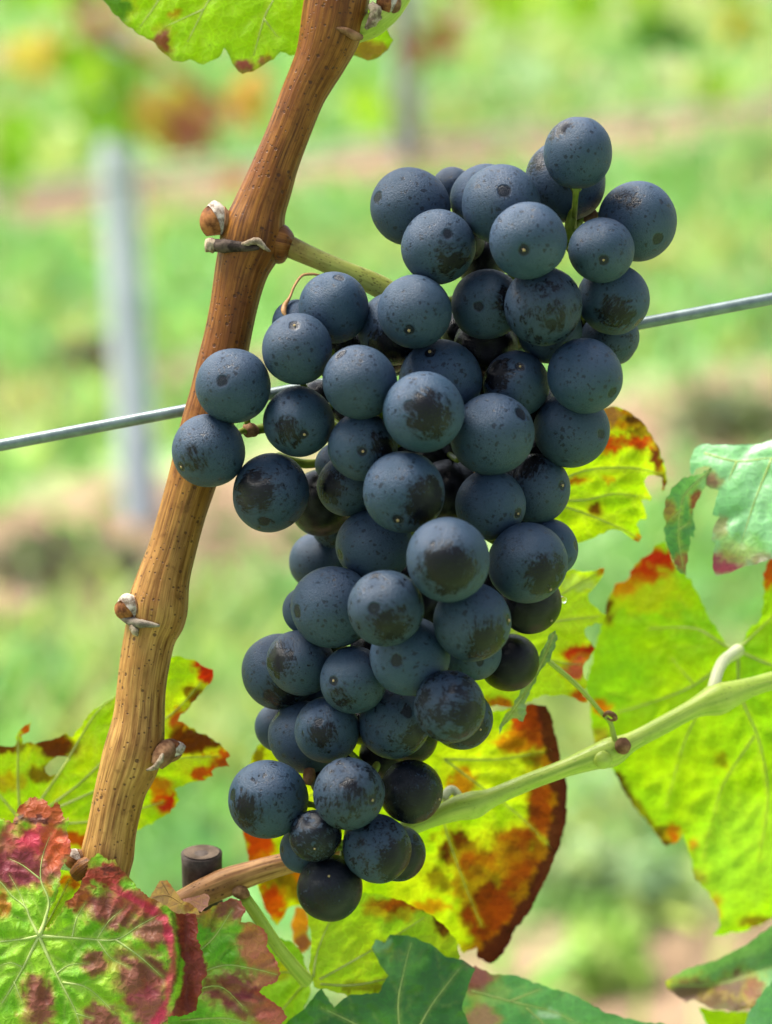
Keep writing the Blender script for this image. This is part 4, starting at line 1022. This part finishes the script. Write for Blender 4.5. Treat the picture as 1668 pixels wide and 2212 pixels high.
build_leaf(shoot, [(1040, 1545), (1100, 1530), (1150, 1520), (1180, 1525), (1195, 1560), (1210, 1640), (1226, 1700), (1224, 1760), (1210, 1830), (1180, 1900), (1150, 1960), (1112, 2010), (1088, 2060), (1060, 2082), (1032, 2070), (1030, 2046), (1002, 2060), (984, 2030), (950, 2000), (880, 1975), (820, 1960), (740, 1970), (650, 1955),
                   (622, 1962), (600, 2000), (572, 1962), (545, 1890), (525, 1800), (520, 1720), (540, 1650), (555, 1612), (600, 1560), (800, 1540)],
           plane(600, 900, 1780, .05, .15, 30, fold=lambda x, y: 70 * sst((x - 1160) / 60.)), (YG, YEL),
           [(1150, 1560, 50, 44, (.42, .05, .01), 1, .2), (1120, 1600, 60, 20, ORG, .8),  (1165, 1745, 30, 50, BRN, .9), (990, 1835, 46, 40, BRN, .98, .2), (1085, 1805, 30, 14, BRN, .85),
            (1110, 1850, 50, 60, (.22, .05, .006), .85), (1030, 1900, 50, 70, (.20, .035, .006), .85), (1060, 1960, 60, 60, BRN, .95), (945, 1900, 26, 26, BRN, .7), (1000, 1690, 26, 26, ORG, .8), (560, 1830, 30, 90, RED, .95), (610, 1900, 60, 50, BRN, .85), (590, 1950, 30, 40, RED, .9), (640, 1880, 30, 20, ORG, .6), (560, 1650, 14, 40, BRN, .7), (930, 1960, 40, 16, ORG, .7),
            ([(1180, 1520), (1195, 1600), (1205, 1740), (1175, 1860), (1120, 1950), (1060, 2040)], 62, 0, 0, (.15, .022, .005), .9, .5),
            ([(1185, 1520), (1208, 1600), (1224, 1740), (1198, 1860), (1140, 1960), (1085, 2045), (1045, 2080)], 27, 0, 0, (.040, .008, .010), 1, .15, 0)],
           [[(960, 1640, 1.2), (1040, 1700), (1120, 1760), (1190, 1830)], [(960, 1640), (1080, 1640), (1190, 1620)], [(940, 1660), (960, 1780), (1000, 1900), (1040, 2000)], [(900, 1660), (820, 1800), (700, 1900)], [(880, 1640), (720, 1700), (560, 1760)]],
           spacing=8, seed=13, teeth=3, vein_r=2.0, label='large yellow leaf with maroon rim and brown blotches behind the lowest grapes')
build_leaf(shoot, cr8([(215, 690), (300, 640), (430, 645), (520, 668), (600, 710), (650, 750), (682, 790), (695, 842), (640, 900), (520, 940), (380, 975), (300, 950), (238, 935), (222, 870), (230, 800)]),
           plane(430, 800, 2030, .12, -.1, 20), ((.30, .46, .03), (.40, .50, .03)),
           [(900, 1950, 90, 16, BRN, .95), (965, 1990, 26, 40, BRN, .95), (800, 2130, 60, 12, BRN, .6), (850, 1960, 60, 24, ORG, .5), (700, 2050, 60, 60, (.26, .42, .06), .4, .5)],
           [cr8([(232, 925), (350, 860), (470, 790), (580, 720)]), cr8([(232, 925), (360, 930), (500, 900), (640, 850)]), cr8([(232, 925), (250, 820), (300, 700)])],
           spacing=8, seed=14, teeth=3, vein_r=2.8, label='yellow-green leaf with thin brown scalloped rim below the lowest grape')
build_leaf(shoot, [(560, 2010), (590, 2025), (625, 2032), (652, 2060), (668, 2110), (672, 2140), (650, 2190), (620, 2240), (560, 2330), (480, 2320), (520, 2200), (540, 2100)],
           plane(520, 610, 2100, 0, -.1, 20), (GR2, (.26, .42, .04)), [(600, 2100, 30, 24, ORG, .35)], [[(664, 2118), (620, 2100), (580, 2110), (545, 2140)], [(664, 2118), (620, 2170), (560, 2250)]],
           spacing=8, seed=15, vein_r=2.6, label='dull green half-hidden leaf beside the curving petiole')
build_leaf(shoot, [(640, 1958), (660, 1962), (668, 1990), (664, 2020), (676, 2040), (655, 2060), (636, 2040), (628, 1995)], plane(800, 650, 2000), ((.5, .18, .03), (.3, .06, .04)), [(655, 2035, 20, 20, (.2, .05, .07), .9)], spacing=6, seed=16, label='small orange and maroon leaf scrap under the bunch')

# ------------------------------------------------------------------ leafy shoots whose stems are hidden
low = empty('leafy_shoot', P(240, 2600, 150)); tag(low, 'foreground spray of mottled green and crimson leaves covering the foot of the cane', 'leafy shoot')
tube('stem', [(-300, 2420, 190, 20), (60, 2380, 200, 20), (300, 2420, 200, 20), (600, 2520, 230, 18)], M_SHOOT, low, 6, 16)
L3 = cr6([(-180, 900), (-60, 930), (0, 965), (70, 990), (75, 968), (90, 920), (130, 880), (150, 862), (195, 857), (240, 875), (268, 910), (285, 890), (303, 880), (325, 930), (342, 982), (360, 958), (366, 985), (350, 1030), (373, 1110), (370, 1160), (345, 1200), (320, 1230), (318, 1290), (302, 1370), (272, 1430), (240, 1520), (232, 1545),
           (262, 1535), (290, 1500), (332, 1430), (345, 1400), (372, 1390), (420, 1330), (450, 1260), (466, 1190), (520, 1150), (568, 1188), (606, 1182), (618, 1215), (665, 1262), (702, 1300), (740, 1350), (790, 1385), (870, 1410), (940, 1450), (1030, 1468), (1042, 1520), (1035, 1590), (1060, 1660), (1096, 1730),
           (1090, 1790), (1060, 1830), (1066, 1860), (1048, 1900), (1030, 1980), (980, 2002), (882, 2010), (890, 2120), (820, 2300), (600, 2450), (300, 2420), (0, 2480), (-300, 2350), (-420, 2000), (-400, 1500), (-300, 1150)])
J = (84, 2022)
build_leaf(low, L3, plane(85, 200, 2060, .10, -.22, 28, fold=lambda x, y: 40 * sst((x - 372) / 30.) - 20 * sst((x - 400) / 40.)), ((.13, .32, .014), (.27, .46, .03)),
           [(60, 1850, 90, 60, PURP, .85, .25, .35), (95, 1815, 70, 34, PINK, .75), (90, 1752, 50, 30, (.30, .06, .02), 1, .12, .1), (88, 1772, 60, 8, MAR, .9, .3, .1), (130, 1745, 14, 22, (.32, .07, .02), 1, .2, .1), (118, 1825, 26, 44, (.45, .08, .02), .8, .3), (30, 1880, 60, 40, PURP, .9, .25, .4), (5, 1950, 12, 30, ORG, .7),
            (215, 1890, 46, 24, (.24, .035, .02), 1, .15, .1), (170, 1940, 26, 24, (.24, .04, .02), .9), (240, 1880, 40, 6, MAR, .8, .3, .1), (240, 1968, 48, 34, PURP, .85, .3, .4), (300, 1945, 50, 26, (.34, .05, .06), .75, .35, .3), (335, 2010, 40, 34, PURP, .8, .25, .4), (205, 2078, 28, 22, PURP, .8), (230, 2150, 60, 70, PURP, .0),
            (300, 2105, 54, 50, PURP, .85, .3, .5), (325, 2175, 44, 44, (.26, .04, .07), .85, .3, .4), (215, 2210, 40, 40, PURP, .85), (80, 2165, 30, 50, PURP, .85, .3, .3), (cr6([(600, 1330), (690, 1385), (800, 1440), (870, 1500), (900, 1620), (912, 1740), (895, 1850), (870, 1950), (820, 2040)]), 9, 0, 0, PINK, .80, .6, .2),
            (cr6([(985, 1470), (985, 1560), (1010, 1680), (1030, 1800), (1000, 1900), (960, 2010)]), 27, 0, 0, (.17, .030, .024), 1, .15, 0), (cr6([(905, 1450), (925, 1560), (950, 1660), (930, 1790), (900, 1900)]), 4, 0, 0, MAR, .55, .5, 0), (100, 1920, 12, 20, (.5, .10, .02), .4)],  # the narrow maroon line paints the dark of the fold's crease
           [[J + (1.5,), (120, 2024, 1.2), (180, 2028), (250, 2030), (300, 2000, .8), (345, 1975, .5)], [(250, 2030, .8), (300, 2065, .7), (350, 2110, .5)], [J + (1.4,), (110, 2080, 1.2), (135, 2130), (165, 2190), (190, 2280)], [(135, 2122, .8), (190, 2135, .7), (250, 2190, .5)], [J + (1.3,), (50, 2090, 1), (15, 2150), (-30, 2220)],
            [J + (1.3,), (40, 2030, 1), (-60, 2040)], [J + (1.3,), (65, 1985, 1), (55, 1960), (25, 1935), (0, 1905), (-40, 1880)], [J + (1.8,), (98, 1985, 1.6), (105, 1945, 1.2), (88, 1900), (92, 1850, .8), (110, 1800, .5)], [(155, 2028, .6), (165, 1985, .5), (185, 1950, .3)], [(88, 1900, .6), (50, 1870, .5), (20, 1855, .3)],
            [(55, 1960, .5), (40, 1925, .4), (20, 1890, .3)], [(120, 2104, .6), (150, 2085, .5), (190, 2080, .3)], [(50, 2090, .5), (20, 2080, .4), (-20, 2095, .3)], [(210, 2028, .5), (235, 1990, .4), (270, 1960, .3)], [(210, 2030, .5), (240, 2070, .4), (280, 2090, .3)], [(165, 2190, .5), (200, 2200, .3)], [(30, 2120, .6), (50, 2170, .4)]],
           mat=M_LEAF_TOP, vmat=M_VEIN_G, spacing=4.2, seed=17, side_gap=30, halo=((.46, .12, .07), .35), teeth=3.2, quilt=10, wr=7, ruffle=7, vein_r=3.0, vglow=.6, vein_glow=(.42, .52, .12), edge=((.22, .05, .015), 6, .5),
           label='large green and crimson mottled leaf with crinkled surface and a folded maroon edge')
build_leaf(low, [(20, 1900), (80, 1870), (140, 1880), (190, 1900), (200, 1960), (180, 2040), (120, 2100), (40, 2060)], plane(255, 100, 1980), (GR2, (.24, .42, .04)), [(150, 1905, 24, 14, RED, .8)],
           [[(60, 2060), (110, 1980), (150, 1900)]], spacing=7, seed=31, label='green leaf piece glimpsed through the notch of the crimson leaf')
build_leaf(low, cr6([(785, 1385), (840, 1295), (880, 1292), (915, 1340), (950, 1395), (1000, 1415), (1035, 1440), (1050, 1475), (1000, 1468), (940, 1470), (905, 1455), (880, 1430), (835, 1405)]),
           plane(58, 370, 1935, .15, .25, 0), ((.34, .16, .08), (.42, .22, .12)), [(410, 1960, 20, 12, (.22, .06, .03), .8), (365, 1910, 12, 16, (.42, .12, .04), .6)], [cr6([(800, 1385), (880, 1375), (960, 1420)]), cr6([(850, 1300), (890, 1370)])],
           mat=M_LEAF_TOP, vmat=M_CORK, spacing=5, seed=18, teeth=2, quilt=6, vein_r=1.5, vglow=0, ruffle=10, label='dry tan curled flap at the rim of the crimson leaf', name='leaf')
build_leaf(low, cr6([(960, 1395), (1020, 1380), (1075, 1362), (1105, 1385), (1095, 1430), (1060, 1460), (1000, 1450)]), plane(120, 425, 1950), ((.50, .22, .20), (.42, .16, .15)), spacing=6, seed=19, mat=M_LEAF_TOP, label='small pinkish leaf tip above the speckled leaf')
build_leaf(low, cr6([(880, 1600), (960, 1490), (1030, 1470), (1090, 1450), (1160, 1408), (1220, 1386), (1268, 1400), (1292, 1450), (1265, 1512), (1320, 1512), (1390, 1550), (1407, 1590), (1400, 1640), (1440, 1690), (1477, 1780), (1450, 1830), (1380, 1858), (1364, 1880), (1420, 1920), (1480, 1960), (1512, 2010), (1480, 2052), (1560, 2150), (1500, 2300), (1200, 2400), (850, 2350), (700, 2000)]),
           plane(215, 500, 2080, .10, -.1, 16), ((.12, .33, .03), (.25, .46, .06)),
           [(500, 1965, 40, 26, PURP, .85), (560, 2040, 44, 40, (.42, .12, .08), .85), (585, 2100, 44, 50, (.44, .13, .09), .85), (500, 2130, 60, 34, PURP, .9), (560, 2170, 70, 40, PURP, .85), (600, 2200, 60, 40, (.40, .10, .08), .85), (450, 1990, 26, 20, (.28, .12, .04), .6), (480, 1990, 20, 14, (.4, .46, .06), .4)],
           [cr6([(1000, 1800), (1180, 1740), (1340, 1760), (1460, 1790)]), cr6([(950, 1900), (1150, 1850), (1300, 1980)]), cr6([(950, 2030), (1200, 2020), (1400, 2080)]), cr6([(1000, 1700), (1120, 1600), (1220, 1450)])],
           mat=M_LEAF_TOP, vmat=M_VEIN_G, spacing=4.6, seed=20, side_gap=32, halo=((.40, .18, .08), .4), teeth=2.5, quilt=11, ruffle=14, vein_r=2.0, vglow=.3, edge=((.36, .06, .05), 9, .6), label='green leaf with dull red lobes and white dust specks next to the crimson leaf')

bot = empty('leafy_shoot', P(900, 2700, 450)); tag(bot, 'spray of dark green leaves along the bottom, one with a purple tip', 'leafy shoot')
tube('stem', [(500, 2420, 480, 18), (900, 2420, 500, 18), (1400, 2420, 600, 18)], M_SHOOT, bot, 6, 14)
build_leaf(bot, cr8([(-20, 1200), (110, 1080), (200, 1010), (240, 962), (262, 940), (300, 1000), (330, 972), (350, 960), (440, 955), (470, 900), (440, 860), (418, 812), (430, 788), (460, 800), (475, 772), (530, 775), (600, 800), (650, 842), (700, 850), (742, 880), (720, 930), (700, 1000), (740, 1100), (640, 1250), (300, 1300)]),
           plane(400, 850, 2150, .08, -.2, 30), ((.022, .11, .008), (.05, .18, .018)),
           [(760, 2130, 14, 14, (.2, .35, .2), .5), (820, 2040, 22, 16, (.16, .34, .18), .8), (860, 2066, 12, 10, (.04, .05, .02), .8), (1010, 2080, 16, 12, (.14, .03, .06), .6), (860, 2080, 50, 30, (.10, .26, .05), .5)],
           [cr8([(520, 1200), (500, 1000), (520, 880), (540, 800)]), cr8([(520, 1150), (600, 1000), (690, 880)]), cr8([(500, 1150), (380, 1060), (260, 1000)])], mat=M_LEAF_GLOSS, vmat=M_VEIN_G, spacing=8, seed=21, vein_r=2, vglow=.25, teeth=2, ruffle=14, label='dark green leaf below the yellow-green leaf at the bottom')
build_leaf(bot, cr8([(690, 960), (740, 868), (762, 882), (800, 898), (860, 898), (950, 930), (1050, 962), (1150, 1018), (1250, 1042), (1330, 1050), (1450, 1120), (1400, 1300), (900, 1320), (730, 1120), (690, 1020)]),
           plane(560, 1150, 2180, .05, -.35, 30), ((.07, .24, .05), (.13, .34, .09)),
           [(1020, 2110, 44, 50, (.30, .06, .08), .9), (1040, 2200, 40, 24, (.36, .14, .12), .8), (1180, 2190, 30, 10, (.6, .7, .6), .5), (1060, 2150, 40, 24, (.30, .42, .12), .5)],
           [cr8([(700, 940), (850, 980), (1000, 1020), (1200, 1120)]), cr8([(850, 980), (950, 940)]), cr8([(900, 1000), (960, 1060), (1000, 1150)])], mat=M_LEAF_GLOSS, vmat=M_VEIN_G, spacing=9, seed=22, vein_r=2, vglow=.3, teeth=3, label='green leaf with pinkish purple tip at the bottom of the view')

rt = empty('leafy_shoot', P(1900, 1500, 600)); tag(rt, 'spray of pale glossy and curled leaves reaching in from the side above the green shoot', 'leafy shoot')
tube('stem', [(2000, 2500, 800, 18), (2000, 1900, 800, 18), (1980, 1300, 650, 18), (2000, 800, 600, 16)], M_SHOOT, rt, 6, 14)
build_leaf(rt, cr7([(1185, 330), (1230, 297), (1400, 298), (1580, 293), (1668, 270), (1900, 200), (2200, 300), (2300, 700), (2100, 1000), (1800, 980), (1668, 1005), (1600, 1022), (1540, 1045), (1500, 1050), (1400, 1095), (1320, 1112), (1304, 1070), (1300, 1000), (1318, 905), (1292, 888), (1310, 800), (1345, 742), (1300, 728), (1340, 578), (1290, 570), (1262, 545), (1262, 500), (1300, 440), (1250, 428), (1200, 445), (1175, 488), (1162, 470), (1160, 400)]),
           lambda x, y: 520 - .25 * (x - 1600) + 55 * np.abs((y - 1010) / 80.) ** 1.3 * (y < 1010) - .22 * (y - 1010) * (y >= 1010), ((.17, .40, .17), (.24, .47, .25)),  # pale base colour carries the sky glare on this blade
           [(1560, 1222, 44, 26, (.26, .03, .05), 1, .2), (1590, 1200, 50, 30, PURP, .6, .4), (1552, 1140, 22, 26, (.30, .16, .06), .6), (1535, 1040, 22, 18, PURP, .75, .4), (1650, 1210, 24, 16, PURP, .6), (1600, 1180, 60, 30, (.25, .42, .06), .5, .4)],
           [cr7([(1250, 350), (1450, 400), (1668, 380), (1900, 400)]), cr7([(1668, 380), (1560, 650), (1480, 900)]), cr7([(1450, 400), (1400, 520)])], mat=M_LEAF_GLOSS, vmat=M_VEIN_G, spacing=8, seed=23, vein_r=2.2, vglow=.3, vein_glow=(.4, .6, .36), teeth=2, label='pale glossy green leaf with a dark red tip, drooping over the yellow-green leaf')
build_leaf(rt, cr7([(1300, 432), (1220, 480), (1110, 508), (1050, 560), (1010, 640), (992, 720), (1012, 790), (998, 830), (1015, 900), (1050, 1000), (1090, 1080), (1138, 1106), (1148, 1000), (1162, 860), (1188, 874), (1192, 800), (1180, 700), (1210, 640), (1240, 590), (1262, 552), (1290, 500)]),
           lambda x, y: 500 + .9 * (x - 1480) + .15 * (y - 1100), ((.06, .19, .06), (.13, .30, .12)),
           [(1448, 1105, 12, 24, (.20, .08, .05), .7), (1478, 1215, 18, 22, (.22, .05, .05), .9), (1505, 1085, 9, 24, (.18, .03, .03), .9), (1520, 1030, 18, 30, (.26, .42, .24), .6)],
           [cr7([(1280, 460), (1120, 620), (1090, 850), (1120, 1060)]), cr7([(1110, 700), (1040, 760)]), cr7([(1095, 820), (1160, 780)])], mat=M_LEAF_TOP, vmat=M_VEIN_G, spacing=6, seed=24, vein_r=1.8, teeth=3, vglow=.3, label='dark green drooping leaf lobe beside the pale glossy leaf')
def curl(x, y): return 760 - .3 * (x - 1600) + 70 * np.sin((y + .42 * x - 2700) / 34.)
build_leaf(rt, cr8([(1335, 918), (1400, 880), (1500, 850), (1580, 808), (1668, 745), (1800, 700), (1950, 900), (1850, 1100), (1690, 1060), (1640, 1010), (1610, 1030), (1598, 1000), (1560, 1012), (1480, 1004), (1420, 975), (1400, 985), (1352, 950), (1340, 940)]),
           curl, ((.15, .32, .14), (.22, .40, .18)),
           [(1500, 2150, 70, 30, (.17, .07, .09), .9), (1590, 2140, 40, 40, (.16, .06, .08), .85), (1628, 2160, 24, 50, (.24, .08, .07), .8), (1560, 2170, 60, 20, (.08, .03, .03), .8), (1442, 2128, 10, 10, (.4, .4, .05), .9)],
           [cr8([(1350, 930), (1480, 930), (1600, 900), (1700, 860)])], mat=M_LEAF_TOP, vmat=M_VEIN_G, spacing=8, seed=25, vein_r=2, vglow=.2, teeth=2, label='rolled green leaf with brownish purple underside in the lower corner')
build_leaf(rt, cr8([(1440, 1000), (1500, 1008), (1560, 1014), (1610, 1010), (1620, 1060), (1600, 1200), (1500, 1200), (1470, 1060)]), plane(900, 1560, 2200), (YG, (.3, .42, .02)), spacing=9, seed=26, label='yellow-green leaf piece under the rolled leaf')
build_leaf(rt, [(1610, 2212), (1622, 2180), (1650, 2140), (1680, 2110), (1800, 2100), (1800, 2350), (1560, 2350)], plane(560, 1680, 2200), ((.10, .30, .10), (.18, .40, .16)), spacing=8, seed=27, mat=M_LEAF_GLOSS, label='green leaf edge in the extreme lower corner')
